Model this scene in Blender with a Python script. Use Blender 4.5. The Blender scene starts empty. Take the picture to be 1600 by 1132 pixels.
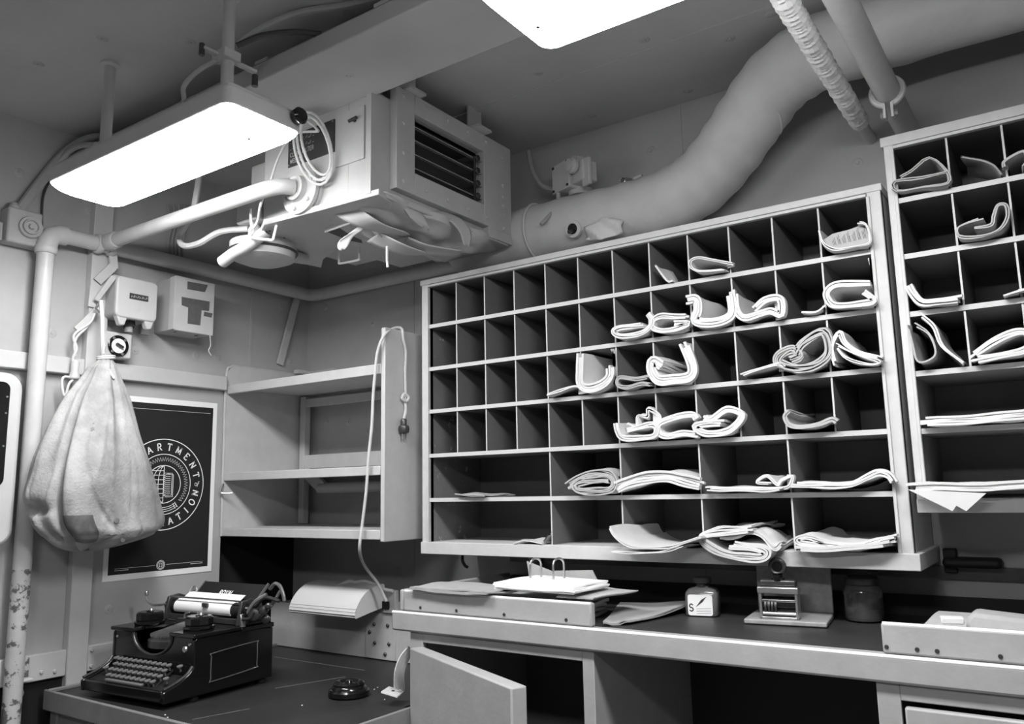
import bpy, bmesh, math, random
from mathutils import Vector, Matrix

# ------------------------------------------------------------------ camera
FPX = 1275.53
YAW, PITCH, ROLL = 0.60678156, 0.15716094, -0.0198493
CAM = Vector((2.752, -2.39, 1.285))
FWD = Vector((-math.sin(YAW) * math.cos(PITCH), math.cos(YAW) * math.cos(PITCH), math.sin(PITCH)))
_r0 = Vector((math.cos(YAW), math.sin(YAW), 0.0))
_u0 = _r0.cross(FWD)
RGT = _r0 * math.cos(ROLL) + _u0 * math.sin(ROLL)
UPV = -_r0 * math.sin(ROLL) + _u0 * math.cos(ROLL)

scene = bpy.context.scene
col = scene.collection
cd = bpy.data.cameras.new('camera')
cd.sensor_width = 36.0
cd.lens = FPX / 1600 * 36.0
cd.clip_start = 0.02
cam = bpy.data.objects.new('camera', cd)
col.objects.link(cam)
cam.matrix_world = Matrix(((RGT.x, UPV.x, -FWD.x, CAM.x), (RGT.y, UPV.y, -FWD.y, CAM.y), (RGT.z, UPV.z, -FWD.z, CAM.z), (0, 0, 0, 1)))
scene.camera = cam

# ------------------------------------------------------------------ world, light, exposure
world = bpy.data.worlds.new('world')
scene.world = world
world.use_nodes = True
world.node_tree.nodes['Background'].inputs[0].default_value = (0.5, 0.5, 0.5, 1)
world.node_tree.nodes['Background'].inputs[1].default_value = 0.02
LAMP_STRENGTH = 44.0
scene.view_settings.view_transform = 'Standard'
scene.view_settings.look = 'None'
scene.view_settings.gamma = 1.0
scene.view_settings.use_curve_mapping = False
scene.view_settings.exposure = 0.0
try:
    scene.cycles.use_denoising = True
    scene.cycles.max_bounces = 8
    scene.cycles.diffuse_bounces = 5
    scene.cycles.caustics_reflective = False
    scene.cycles.caustics_refractive = False
except Exception:
    pass

rnd = random.Random(7)

# ------------------------------------------------------------------ measured points: a sight line of the survey cut with a real plane
def _ray(px, py):
    return RGT * ((px - 800) / FPX) - UPV * ((py - 566) / FPX) + FWD
def PX(px, py, x):
    d = _ray(px, py); return CAM + d * ((x - CAM.x) / d.x)
def PY(px, py, y):
    d = _ray(px, py); return CAM + d * ((y - CAM.y) / d.y)
def PZ(px, py, z):
    d = _ray(px, py); return CAM + d * ((z - CAM.z) / d.z)

# ------------------------------------------------------------------ materials
def mat(name, v, rough=0.6, metal=0.0, var=0.0, vscale=8.0, bump=0.0, bscale=120.0, spec=0.4, wear=None):
    m = bpy.data.materials.new(name)
    m.use_nodes = True
    nt = m.node_tree; N = nt.nodes; L = nt.links
    b = N['Principled BSDF']
    b.inputs['Base Color'].default_value = (v, v, v, 1)
    b.inputs['Roughness'].default_value = rough
    b.inputs['Metallic'].default_value = metal
    b.inputs['Specular IOR Level'].default_value = spec
    tc = N.new('ShaderNodeTexCoord')
    out = None
    if var > 0:
        n = N.new('ShaderNodeTexNoise'); n.inputs['Scale'].default_value = vscale
        n.inputs['Detail'].default_value = 6; n.inputs['Roughness'].default_value = 0.65
        L.new(tc.outputs['Object'], n.inputs['Vector'])
        r = N.new('ShaderNodeMapRange')
        r.inputs[1].default_value = 0.25; r.inputs[2].default_value = 0.75
        r.inputs[3].default_value = max(0, v * (1 - var)); r.inputs[4].default_value = min(1, v * (1 + var))
        L.new(n.outputs['Fac'], r.inputs[0])
        out = r.outputs[0]
    if wear:
        # chips and scuffs: (scale, threshold, dark value)
        n2 = N.new('ShaderNodeTexNoise'); n2.inputs['Scale'].default_value = wear[0]
        n2.inputs['Detail'].default_value = 8; n2.inputs['Roughness'].default_value = 0.7
        L.new(tc.outputs['Object'], n2.inputs['Vector'])
        r2 = N.new('ShaderNodeMapRange')
        r2.inputs[1].default_value = wear[1]; r2.inputs[2].default_value = wear[1] + 0.03
        L.new(n2.outputs['Fac'], r2.inputs[0])
        mx = N.new('ShaderNodeMix'); mx.data_type = 'FLOAT'
        L.new(r2.outputs[0], mx.inputs[0])
        if out: L.new(out, mx.inputs[2])
        else: mx.inputs[2].default_value = v
        mx.inputs[3].default_value = wear[2]
        out = mx.outputs[0]
    if out:
        c = N.new('ShaderNodeCombineColor')
        for i in range(3): L.new(out, c.inputs[i])
        L.new(c.outputs[0], b.inputs['Base Color'])
    if bump > 0:
        n3 = N.new('ShaderNodeTexNoise'); n3.inputs['Scale'].default_value = bscale
        n3.inputs['Detail'].default_value = 4
        L.new(tc.outputs['Object'], n3.inputs['Vector'])
        bp = N.new('ShaderNodeBump'); bp.inputs['Strength'].default_value = bump; bp.inputs['Distance'].default_value = 0.004
        L.new(n3.outputs['Fac'], bp.inputs['Height'])
        L.new(bp.outputs['Normal'], b.inputs['Normal'])
    return m

M = {}
M['wall'] = mat('painted_steel_wall', 0.43, 0.55, var=0.10, vscale=5, bump=0.15, bscale=60, wear=(22, 0.74, 0.22))
M['ceil'] = mat('painted_ceiling', 0.50, 0.6, var=0.08, vscale=4, bump=0.12, bscale=80)
M['floor'] = mat('worn_floor', 0.24, 0.5, var=0.2)
M['frame'] = mat('pale_painted_frame', 0.55, 0.5, var=0.07, vscale=9, bump=0.1, bscale=90, wear=(30, 0.76, 0.3))
M['pipe'] = mat('pipe_paint', 0.55, 0.42, var=0.08, vscale=14, bump=0.15, bscale=50)
M['pipe_worn'] = mat('pipe_paint_peeling', 0.5, 0.5, var=0.1, vscale=14, bump=0.2, bscale=50, wear=(24, 0.54, 0.12))
M['duct'] = mat('duct_lagging_paint', 0.62, 0.5, var=0.07, vscale=10, bump=0.35, bscale=45)
M['beam'] = mat('beam_paint', 0.50, 0.5, var=0.05, vscale=6)
M['ac'] = mat('unit_paint', 0.50, 0.45, var=0.08, vscale=10, bump=0.15, bscale=70, wear=(40, 0.72, 0.2))
M['ac_dark'] = mat('unit_inside', 0.06, 0.6)
M['vane'] = mat('vane_metal', 0.30, 0.4)
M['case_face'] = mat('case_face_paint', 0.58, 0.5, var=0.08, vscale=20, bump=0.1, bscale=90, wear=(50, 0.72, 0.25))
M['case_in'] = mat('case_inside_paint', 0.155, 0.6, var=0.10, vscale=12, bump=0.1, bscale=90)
M['case_worn'] = mat('case_side_flaking', 0.20, 0.6, var=0.15, vscale=12, wear=(26, 0.62, 0.5))
M['shelf'] = mat('corner_shelf_paint', 0.54, 0.5, var=0.08, vscale=14, bump=0.12, bscale=80)
M['bench'] = mat('bench_edge_paint', 0.38, 0.4, var=0.1, vscale=16, bump=0.12, bscale=80, wear=(40, 0.74, 0.2))
M['bench_top'] = mat('dark_linoleum', 0.035, 0.45, var=0.25, vscale=7, bump=0.1, bscale=100)
M['table_top'] = mat('dark_table_cover', 0.025, 0.45, var=0.3, vscale=6, bump=0.1, bscale=100)
M['table_edge'] = mat('table_edge_metal', 0.22, 0.4, var=0.15, vscale=12)
M['black'] = mat('black_enamel', 0.008, 0.16, spec=0.5)
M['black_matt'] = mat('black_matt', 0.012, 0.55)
M['void'] = mat('black_recess', 0.012, 0.8)
M['dark_metal'] = mat('dark_metal', 0.08, 0.35, metal=0.6, var=0.2, vscale=30)
M['nickel'] = mat('nickel', 0.55, 0.28, metal=0.9, var=0.15, vscale=40)
M['key'] = mat('key_top', 0.16, 0.3)
M['paper'] = mat('white_paper', 0.68, 0.75, var=0.05, vscale=20, bump=0.1, bscale=60)
M['news'] = mat('grey_newsprint', 0.44, 0.8, var=0.12, vscale=25, bump=0.2, bscale=60)
M['brown'] = mat('brown_wrapping_paper', 0.36, 0.7, var=0.12, vscale=20, bump=0.2, bscale=50)
M['darkpaper'] = mat('dark_folder_paper', 0.16, 0.6, var=0.1, vscale=20)
M['print'] = mat('print_ink', 0.18, 0.8)
M['canvas'] = mat('sack_canvas', 0.36, 0.85, var=0.5, vscale=6.5, bump=0.5, bscale=140, wear=(10, 0.64, 0.2))
M['patch'] = mat('sack_stain_patch', 0.14, 0.9, var=0.5, vscale=18)
M['rope'] = mat('pale_cord', 0.62, 0.7, var=0.1, vscale=40)
M['white_gloss'] = mat('white_enamel', 0.75, 0.35)
M['poster_black'] = mat('poster_black', 0.014, 0.7)
M['poster_white'] = mat('poster_white', 0.92, 0.7)
M['label_dark'] = mat('dark_label', 0.05, 0.5)
M['label_mid'] = mat('torn_label_residue', 0.11, 0.7, var=0.2, vscale=30)
M['ink_glass'] = mat('ink_bottle_glass', 0.14, 0.15, var=0.2, vscale=12, spec=0.6)
M['stand'] = mat('stand_metal', 0.34, 0.45, var=0.25, vscale=35, bump=0.1)
M['far_wall'] = mat('dark_bulkhead', 0.14, 0.6, var=0.1)
M['edge_glint'] = mat('painted_edge_glint', 0.75, 0.35)  # pale colour standing in for light caught on rounded edges
M['cable'] = mat('painted_cable', 0.38, 0.5)
M['cable_dark'] = mat('dark_cable', 0.05, 0.5)

def glass_mat():
    m = bpy.data.materials.new('jar_glass'); m.use_nodes = True
    b = m.node_tree.nodes['Principled BSDF']
    b.inputs['Base Color'].default_value = (0.85, 0.85, 0.85, 1)
    b.inputs['Roughness'].default_value = 0.04
    b.inputs['Transmission Weight'].default_value = 0.93
    b.inputs['IOR'].default_value = 1.45
    return m
M['glass'] = glass_mat()
def emit_mat(k=1.0):
    m = bpy.data.materials.new('lit_diffuser'); m.use_nodes = True
    b = m.node_tree.nodes['Principled BSDF']
    b.inputs['Base Color'].default_value = (0.9, 0.9, 0.9, 1)
    b.inputs['Emission Color'].default_value = (1, 1, 1, 1)
    b.inputs['Emission Strength'].default_value = LAMP_STRENGTH * k
    return m
M['emit'] = emit_mat(1.0); M['emit_twin'] = emit_mat(1.15)

# ------------------------------------------------------------------ mesh helpers
def frame_of(d):
    d = d.normalized()
    a = Vector((0, 0, 1)) if abs(d.z) < 0.9 else Vector((1, 0, 0))
    u = d.cross(a).normalized()
    return u, d.cross(u).normalized()

def smooth(pts, n=6, closed=False):
    """Catmull-Rom through 2-D or 3-D points"""
    P = [Vector(p) for p in pts]
    out = []
    k = len(P)
    rng = range(k if closed else k - 1)
    for i in rng:
        p0 = P[(i - 1) % k] if (closed or i > 0) else P[i] * 2 - P[i + 1]
        p1 = P[i]; p2 = P[(i + 1) % k]
        p3 = P[(i + 2) % k] if (closed or i + 2 < k) else p2 * 2 - p1
        for j in range(n):
            t = j / n
            out.append(0.5 * ((2 * p1) + (p2 - p0) * t + (2 * p0 - 5 * p1 + 4 * p2 - p3) * t * t + (3 * p1 - p0 - 3 * p2 + p3) * t ** 3))
    if not closed: out.append(P[-1])
    return out

class MB:
    def __init__(s): s.v = []; s.f = []
    def add(s, vs, fs):
        o = len(s.v); s.v += [tuple(v) for v in vs]; s.f += [tuple(i + o for i in f) for f in fs]; return s
    def box(s, x0, x1, y0, y1, z0, z1):
        x0, x1 = min(x0, x1), max(x0, x1); y0, y1 = min(y0, y1), max(y0, y1); z0, z1 = min(z0, z1), max(z0, z1)
        return s.add([(x0, y0, z0), (x1, y0, z0), (x1, y1, z0), (x0, y1, z0), (x0, y0, z1), (x1, y0, z1), (x1, y1, z1), (x0, y1, z1)],
                     [(0, 3, 2, 1), (4, 5, 6, 7), (0, 1, 5, 4), (1, 2, 6, 5), (2, 3, 7, 6), (3, 0, 4, 7)])
    def obox(s, c, ax, ay, az):
        """oriented box: centre and three half-extent vectors"""
        c = Vector(c); ax = Vector(ax); ay = Vector(ay); az = Vector(az)
        if ax.cross(ay).dot(az) < 0: az = -az
        V = [c + ax * a + ay * b + az * d for d in (-1, 1) for (a, b) in ((-1, -1), (1, -1), (1, 1), (-1, 1))]
        return s.add(V, [(0, 3, 2, 1), (4, 5, 6, 7), (0, 1, 5, 4), (1, 2, 6, 5), (2, 3, 7, 6), (3, 0, 4, 7)])
    def bar(s, a, b, w, t, up=(0, 0, 1)):
        """flat bar from a to b, width w along up x d, thickness t"""
        a = Vector(a); b = Vector(b); d = b - a
        sx = d.cross(Vector(up))
        if sx.length < 1e-6: sx = d.cross(Vector((1, 0, 0)))
        sx.normalize(); sy = d.cross(sx).normalized()
        return s.obox((a + b) / 2, d / 2, sx * w / 2, sy * t / 2)
    def tube(s, pts, r, n=10, cap=True, closed=False):
        P = [Vector(p) for p in pts]; k = len(P)
        rs = r if isinstance(r, (list, tuple)) else [r] * k
        u = None; V = []
        for i, p in enumerate(P):
            if closed: d = P[(i + 1) % k] - P[i - 1]
            else: d = P[min(i + 1, k - 1)] - P[max(i - 1, 0)]
            if d.length < 1e-9: d = Vector((0, 0, 1))
            d.normalize()
            if u is None: u, w = frame_of(d)
            else:
                u = u - d * u.dot(d)
                if u.length < 1e-6: u, w = frame_of(d)
                u.normalize(); w = d.cross(u)
            for j in range(n):
                a = 2 * math.pi * j / n
                V.append(p + (u * math.cos(a) + w * math.sin(a)) * rs[i])
        F = []
        for i in range(k if closed else k - 1):
            i2 = (i + 1) % k
            for j in range(n):
                F.append((i * n + j, i * n + (j + 1) % n, i2 * n + (j + 1) % n, i2 * n + j))
        if cap and not closed:
            F.append(tuple(reversed(range(n)))); F.append(tuple((k - 1) * n + j for j in range(n)))
        return s.add(V, F)
    def lathe(s, prof, c=(0, 0, 0), axis=(0, 0, 1), n=24, sx=1.0, sy=1.0):
        """profile of (radius, height) turned about axis through c"""
        c = Vector(c); d = Vector(axis).normalized(); u, w = frame_of(d)
        if abs(d.z) > 0.99: u, w = Vector((1, 0, 0)), Vector((0, 1 if d.z > 0 else -1, 0))
        V = []
        for (r, h) in prof:
            r = max(r, 1e-5)
            for j in range(n):
                a = 2 * math.pi * j / n
                V.append(c + d * h + u * (math.cos(a) * r * sx) + w * (math.sin(a) * r * sy))
        F = []
        for i in range(len(prof) - 1):
            for j in range(n):
                F.append((i * n + j, i * n + (j + 1) % n, (i + 1) * n + (j + 1) % n, (i + 1) * n + j))
        F.append(tuple(reversed(range(n)))); F.append(tuple((len(prof) - 1) * n + j for j in range(n)))
        return s.add(V, F)
    def prism(s, poly, fn, t0, t1):
        """2-D polygon mapped by fn(a, b, t), between t0 and t1"""
        k = len(poly)
        V = [fn(a, b, t0) for a, b in poly] + [fn(a, b, t1) for a, b in poly]
        F = [tuple(reversed(range(k))), tuple(range(k, 2 * k))]
        F += [(i, (i + 1) % k, k + (i + 1) % k, k + i) for i in range(k)]
        return s.add(V, F)
    def sheet(s, cl, t, fn, ys):
        """strip: 2-D centre line with thickness t, carried along depths ys; fn(a, b, depth, i)"""
        C = [Vector(p) for p in cl]; k = len(C)
        nor = []
        for i in range(k):
            d = C[min(i + 1, k - 1)] - C[max(i - 1, 0)]
            if d.length < 1e-9: d = Vector((1, 0))
            d.normalize(); nor.append(Vector((-d.y, d.x)))
        loop = [C[i] + nor[i] * t / 2 for i in range(k)] + [C[i] - nor[i] * t / 2 for i in reversed(range(k))]
        m = len(loop); V = []
        for j, y in enumerate(ys):
            V += [fn(p.x, p.y, y, j) for p in loop]
        F = []
        for j in range(len(ys) - 1):
            for i in range(m):
                i2 = (i + 1) % m
                F.append((j * m + i, j * m + i2, (j + 1) * m + i2, (j + 1) * m + i))
        for e, j in ((0, 0), (1, len(ys) - 1)):
            for i in range(k - 1):
                q = (j * m + i, j * m + i + 1, j * m + m - 2 - i, j * m + m - 1 - i)
                F.append(q if e else tuple(reversed(q)))
        return s.add(V, F)
    def grid(s, fn, nu, nv, thick=None):
        V = [fn(i / nu, j / nv) for j in range(nv + 1) for i in range(nu + 1)]
        F = [(j * (nu + 1) + i, j * (nu + 1) + i + 1, (j + 1) * (nu + 1) + i + 1, (j + 1) * (nu + 1) + i) for j in range(nv) for i in range(nu)]
        return s.add(V, F)
    def mesh(s, name, angle=35):
        me = bpy.data.meshes.new(name)
        me.from_pydata([tuple(v) for v in s.v], [], s.f)
        bm = bmesh.new(); bm.from_mesh(me)
        bmesh.ops.recalc_face_normals(bm, faces=bm.faces)
        bm.to_mesh(me); bm.free()
        me.shade_smooth()
        me.set_sharp_from_angle(angle=math.radians(angle))
        return me
    def build(s, name, m, parent=None, local=False, bevel=0, angle=35, solid=0):
        me = s.mesh(name, angle)
        me.materials.append(M[m] if isinstance(m, str) else m)
        o = bpy.data.objects.new(name, me); col.objects.link(o)
        if parent:
            o.parent = parent
            if not local: o.matrix_parent_inverse = world_of(parent).inverted()
        if solid:
            md = o.modifiers.new('solid', 'SOLIDIFY'); md.thickness = solid; md.offset = 0
        if bevel:
            md = o.modifiers.new('bevel', 'BEVEL'); md.width = bevel; md.segments = 2; md.limit_method = 'ANGLE'; md.angle_limit = math.radians(40)
        return o

def world_of(o):
    m = o.matrix_basis.copy()
    if o.parent: m = world_of(o.parent) @ o.matrix_parent_inverse @ m
    return m

def tag(o, label, cat, group=None):
    o['label'] = label; o['category'] = cat
    if group: o['group'] = group
    return o
def thing(name, label, cat, loc=(0, 0, 0), rz=0.0, group=None):
    o = bpy.data.objects.new(name, None); col.objects.link(o)
    o.empty_display_size = 0.05
    o.location = loc; o.rotation_euler = (0, 0, rz)
    return tag(o, label, cat, group)
def struct(o):
    o['kind'] = 'structure'; return o
def copy_part(src, name, loc, parent, local=False):
    """another part that shares the mesh of src, set at loc (the mesh is centred on its own origin)"""
    o = bpy.data.objects.new(name, src.data); col.objects.link(o)
    for md in src.modifiers:
        n = o.modifiers.new(md.name, md.type)
        if md.type == 'BEVEL': n.width = md.width; n.segments = md.segments; n.limit_method = 'ANGLE'; n.angle_limit = md.angle_limit
    o.parent = parent
    if not local: o.matrix_parent_inverse = world_of(parent).inverted()
    o.location = loc
    return o
def place(o, loc, rot=None):
    o.location = loc
    if rot: o.rotation_euler = rot
    return o

# ------------------------------------------------------------------ lettering in strokes (capitals with serifs), unit height, returns (strokes, width)
def arc(cx, cy, rx, ry, a0, a1, n=14):
    return [(cx + rx * math.cos(math.radians(a0 + (a1 - a0) * i / n)), cy + ry * math.sin(math.radians(a0 + (a1 - a0) * i / n))) for i in range(n + 1)]
GL = {
 'A': ([[(0.05, 0), (0.38, 1)], [(0.38, 1), (0.72, 0)], [(0.18, .36), (0.58, .36)]], [(0.05, 0), (0.72, 0)], .78),
 'D': ([[(0.1, 0), (0.1, 1)], [(0.1, 1), (0.3, 1)] + arc(.3, .5, .38, .5, 90, -90) + [(0.1, 0)]], [(0.1, 0), (0.1, 1)], .75),
 'E': ([[(0.1, 0), (0.1, 1)], [(0.1, 1), (0.58, 1), (.58, .85)], [(0.1, .52), (0.45, .52)], [(0.1, 0), (0.6, 0), (.6, .17)]], [(0.1, 0), (0.1, 1)], .68),
 'P': ([[(0.1, 0), (0.1, 1)], [(0.1, 1), (0.35, 1)] + arc(.35, .74, .24, .26, 90, -90) + [(.1, .48)]], [(0.1, 0), (0.1, 1)], .64),
 'R': ([[(0.1, 0), (0.1, 1)], [(0.1, 1), (0.35, 1)] + arc(.35, .75, .24, .25, 90, -90) + [(.1, .5)], [(.34, .5), (.64, 0)]], [(0.1, 0), (0.1, 1), (.66, 0)], .72),
 'T': ([[(0.36, 0), (0.36, 1)], [(0.04, .84), (0.04, 1), (0.68, 1), (.68, .84)]], [(0.36, 0)], .72),
 'M': ([[(0.1, 0), (0.14, 1)], [(0.14, 1), (0.45, .1)], [(.45, .1), (.76, 1)], [(.76, 1), (.8, 0)]], [(0.1, 0), (.12, 1), (.78, 1), (.8, 0)], .9),
 'N': ([[(0.1, 0), (0.1, 1)], [(0.1, 1), (.66, 0)], [(.66, 0), (.66, 1)]], [(0.1, 0), (.08, 1), (.66, 1)], .76),
 'I': ([[(0.2, 0), (0.2, 1)]], [(0.2, 0), (.2, 1)], .4),
 'O': ([arc(.42, .5, .36, .5, 0, 360, 24)], [], .84),
 'F': ([[(0.1, 0), (0.1, 1)], [(0.1, 1), (0.58, 1), (.58, .84)], [(0.1, .52), (0.45, .52)]], [(0.1, 0), (0.1, 1)], .64),
 'Y': ([[(0.36, 0), (0.36, .48)], [(.36, .48), (.06, 1)], [(.36, .48), (.66, 1)]], [(0.36, 0), (.06, 1), (.66, 1)], .72),
 'L': ([[(0.1, 0), (0.1, 1)], [(0.1, 0), (0.56, 0), (.56, .17)]], [(0.1, 0), (0.1, 1)], .62),
 'S': ([arc(.32, .74, .24, .25, 20, 270, 14) + arc(.32, .25, .26, .25, 90, -160, 14)], [], .66),
 'G': ([arc(.42, .5, .36, .5, 50, 320, 20) + [(.7, .4), (.45, .4)]], [], .84),
 'H': ([[(0.1, 0), (0.1, 1)], [(.66, 0), (.66, 1)], [(.1, .5), (.66, .5)]], [(0.1, 0), (0.1, 1), (.66, 0), (.66, 1)], .76),
 'U': ([[(.1, 1), (.1, .3)] + arc(.36, .3, .26, .3, 180, 360, 12) + [(.62, 1)]], [(.1, 1), (.62, 1)], .72),
 'C': ([arc(.42, .5, .36, .5, 50, 310, 20)], [], .78),
 'K': ([[(0.1, 0), (0.1, 1)], [(.6, 1), (.1, .4)], [(.25, .55), (.64, 0)]], [(0.1, 0), (0.1, 1)], .7),
 'W': ([[(0.04, 1), (.25, 0)], [(.25, 0), (.45, .8)], [(.45, .8), (.65, 0)], [(.65, 0), (.86, 1)]], [(.04, 1), (.86, 1)], .9),
 ' ': ([], [], .4),
}
def stroke(mb, pts, w, fn, closed=False):
    """flat ribbon along 2-D points, fn maps (a, b) to the surface"""
    P = [Vector(p) for p in pts]; k = len(P); V = []
    for i in range(k):
        if closed: d = P[(i + 1) % k] - P[i - 1]
        else: d = P[min(i + 1, k - 1)] - P[max(i - 1, 0)]
        if d.length < 1e-9: d = Vector((1, 0))
        d.normalize(); n = Vector((-d.y, d.x)) * w / 2
        V += [fn(*(P[i] + n)), fn(*(P[i] - n))]
    F = []
    for i in range(k if closed else k - 1):
        j = (i + 1) % k
        F.append((2 * i, 2 * i + 1, 2 * j + 1, 2 * j))
    mb.add(V, F)
def glyph(mb, ch, h, fn, w=.13, serif=True):
    st, se, adv = GL[ch]
    for s in st: stroke(mb, [(a * h, b * h) for a, b in s], w * h, fn)
    if serif:
        for a, b in se: stroke(mb, [((a - .13) * h, b * h), ((a + .13) * h, b * h)], .06 * h, fn)
    return adv * h
def text_line(mb, s, h, fn, w=.13, serif=True, gap=.1):
    x = 0
    for ch in s:
        x += glyph(mb, ch, h, lambda a, b, x=x: fn(a + x, b), w, serif) + gap * h
    return x
def text_width(s, h, gap=.1): return sum(GL[c][2] * h + gap * h for c in s)

def edge_paint(o, m, axis=1, sign=-1):
    """the faces looking to the front carry the paint of the face frame"""
    o.data.materials.append(M[m])
    for p in o.data.polygons:
        if p.normal[axis] * sign > 0.9: p.material_index = 1
    return o

# ================================================================== SETTING
H = 2.53
XR, YF = 4.8, -4.4
floor = struct(MB().box(-0.15, XR + .1, YF - .1, 0.1, -0.08, 0).build('floor', 'floor'))
ceiling = struct(MB().box(-0.15, XR + .1, YF - .1, 0.1, H, H + 0.08).build('ceiling', 'ceil'))
wall_back = struct(MB().box(-0.15, XR + .1, 0, 0.1, 0, H).build('wall_back', 'wall'))
wl = MB().box(-0.12, 0, YF, -0.41, 0, H).box(-0.12, 0, -0.41, 0, 1.137, H)
wall_left = struct(wl.build('wall_left', 'wall'))
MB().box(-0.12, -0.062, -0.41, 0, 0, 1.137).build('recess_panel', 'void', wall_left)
wall_right = struct(MB().box(XR, XR + .1, YF, 0, 0, H).build('wall_right', 'far_wall'))
wall_front = struct(MB().box(-0.12, XR + .1, YF - .1, YF, 0, H).build('wall_front', 'far_wall'))

# seams of the wall and ceiling sheets
def seam(name, a, b, w, t, parent, m, up):
    MB().bar(a, b, w, t, up).build(name, m, parent)
for x in (0.62, 1.78, 2.9):
    seam('panel_seam', (x, -.0015, 0.9), (x, -.0015, H), .012, .003, wall_back, 'wall', (0, 1, 0))
seam('panel_seam', (0.0, -.0015, 2.22), (1.0, -.0015, 2.22), .012, .003, wall_back, 'wall', (0, 1, 0))
for y in (-0.30, -1.55, -2.5):
    seam('panel_seam', (.0015, y, 0.2 if y < -1 else 1.2), (.0015, y, H), .012, .003, wall_left, 'wall', (1, 0, 0))
seam('panel_seam', (0, -.37, H - .002), (XR, -.37, H - .002), .016, .005, ceiling, 'ceil', (0, 0, 1))
seam('panel_seam', (1.05, -.75, H - .002), (1.05, -.0, H - .002), .014, .005, ceiling, 'ceil', (0, 0, 1))
seam('panel_seam', (0, -1.75, H - .002), (XR, -1.75, H - .002), .016, .005, ceiling, 'ceil', (0, 0, 1))

# dished screw washers on the sheets
def washer_mesh(name, axis):
    return MB().lathe([(0, .0045), (.004, .0045), (.0055, .002), (.011, .0025), (.0165, .0)], (0, 0, 0), axis, 12).build(name, 'wall')
def washers(parent, axis, spots, name='washer'):
    first = None
    for p in spots:
        if first is None:
            first = washer_mesh(name, axis); first.parent = parent; first.location = p
        else: copy_part(first, name, p, parent, True)
washers(wall_back, (0, -1, 0), [PY(*p, 0) for p in ((970, 283), (1017, 236), (1067, 250), (508, 480), (582, 505), (545, 660), (574, 675), (510, 660), (1340, 255), (622, 893), (700, 1010), (1225, 716), (880, 215))])
washers(wall_left, (1, 0, 0), [PX(*p, 0) for p in ((73, 444), (81, 521), (211, 548), (306, 556), (58, 630), (24, 975), (170, 953), (30, 270), (140, 330), (95, 150), (452, 566), (440, 480), (340, 560))])
washers(ceiling, (0, 0, -1), [PZ(*p, H) for p in ((841, 114), (1075, 142), (925, 181), (1007, 62), (545, 20), (297, 65), (1205, 22), (690, 190), (1140, 60), (925, 20), (160, 60), (60, 100))])

# left wall: flat column, two horizontal channels
XC = 0.035
yc0, yc1 = -0.985, -0.918
column = struct(MB().box(0, XC, yc0, yc1, 0.62, H).build('trim_1', 'frame', bevel=.003))
chan = struct(MB().box(0, .03, -3.6, yc0, 1.697, 1.752).box(0, .03, yc1, -0.425, 1.697, 1.752).build('trim_2', 'frame', bevel=.003))
lowc = struct(MB().box(0, .03, -3.6, yc0, 0.735, 0.815).box(0, .03, yc1, -0.43, 0.735, 0.815).build('trim_3', 'frame', bevel=.003))
b0 = MB().lathe([(0, .006), (.004, .006), (.006, .003), (.006, 0)], (0, 0, 0), (1, 0, 0), 10).build('bolt', 'pipe', lowc, True)
b0.location = (.03, -.905, .80)
for p in ((.03, -.905, .75), (.03, -1.02, .755), (.03, -1.06, .76)): copy_part(b0, 'bolt', p, lowc, True)
# dark skirting behind the table, ledge rail on the back wall above the bench
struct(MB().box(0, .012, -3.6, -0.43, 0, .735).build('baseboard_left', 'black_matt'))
struct(MB().box(1.08, 4.4, -.018, 0, 0.0, 1.0).build('black_sheet_back', 'black_matt'))  # black sheet over the lower back wall, behind the bench
struct(MB().box(1.08, 4.4, -.018, 0, 1.045, 1.075).build('trim_4', 'dark_metal'))

# overhead beam: wide bottom flange, web above, edge angle
beam = struct(MB().box(0.0, XR, -1.075, -0.823, 2.40, 2.452).box(0, XR, -0.99, -0.90, 2.452, H).build('trim_5', 'beam', bevel=.004))
for x in (1.0, 1.45, 1.95, 2.6): MB().box(x, x + .05, -1.074, -.99, 2.452, 2.462).build('cleat', 'beam', beam)
w0 = MB().lathe([(0, .005), (.006, .005), (.008, .002), (.016, 0)], (0, 0, 0), (0, 0, -1), 12).build('washer', 'beam', beam, True)
w0.location = PZ(545, 118, 2.40); copy_part(w0, 'washer', (1.9, -.95, 2.40), beam, True)

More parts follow.
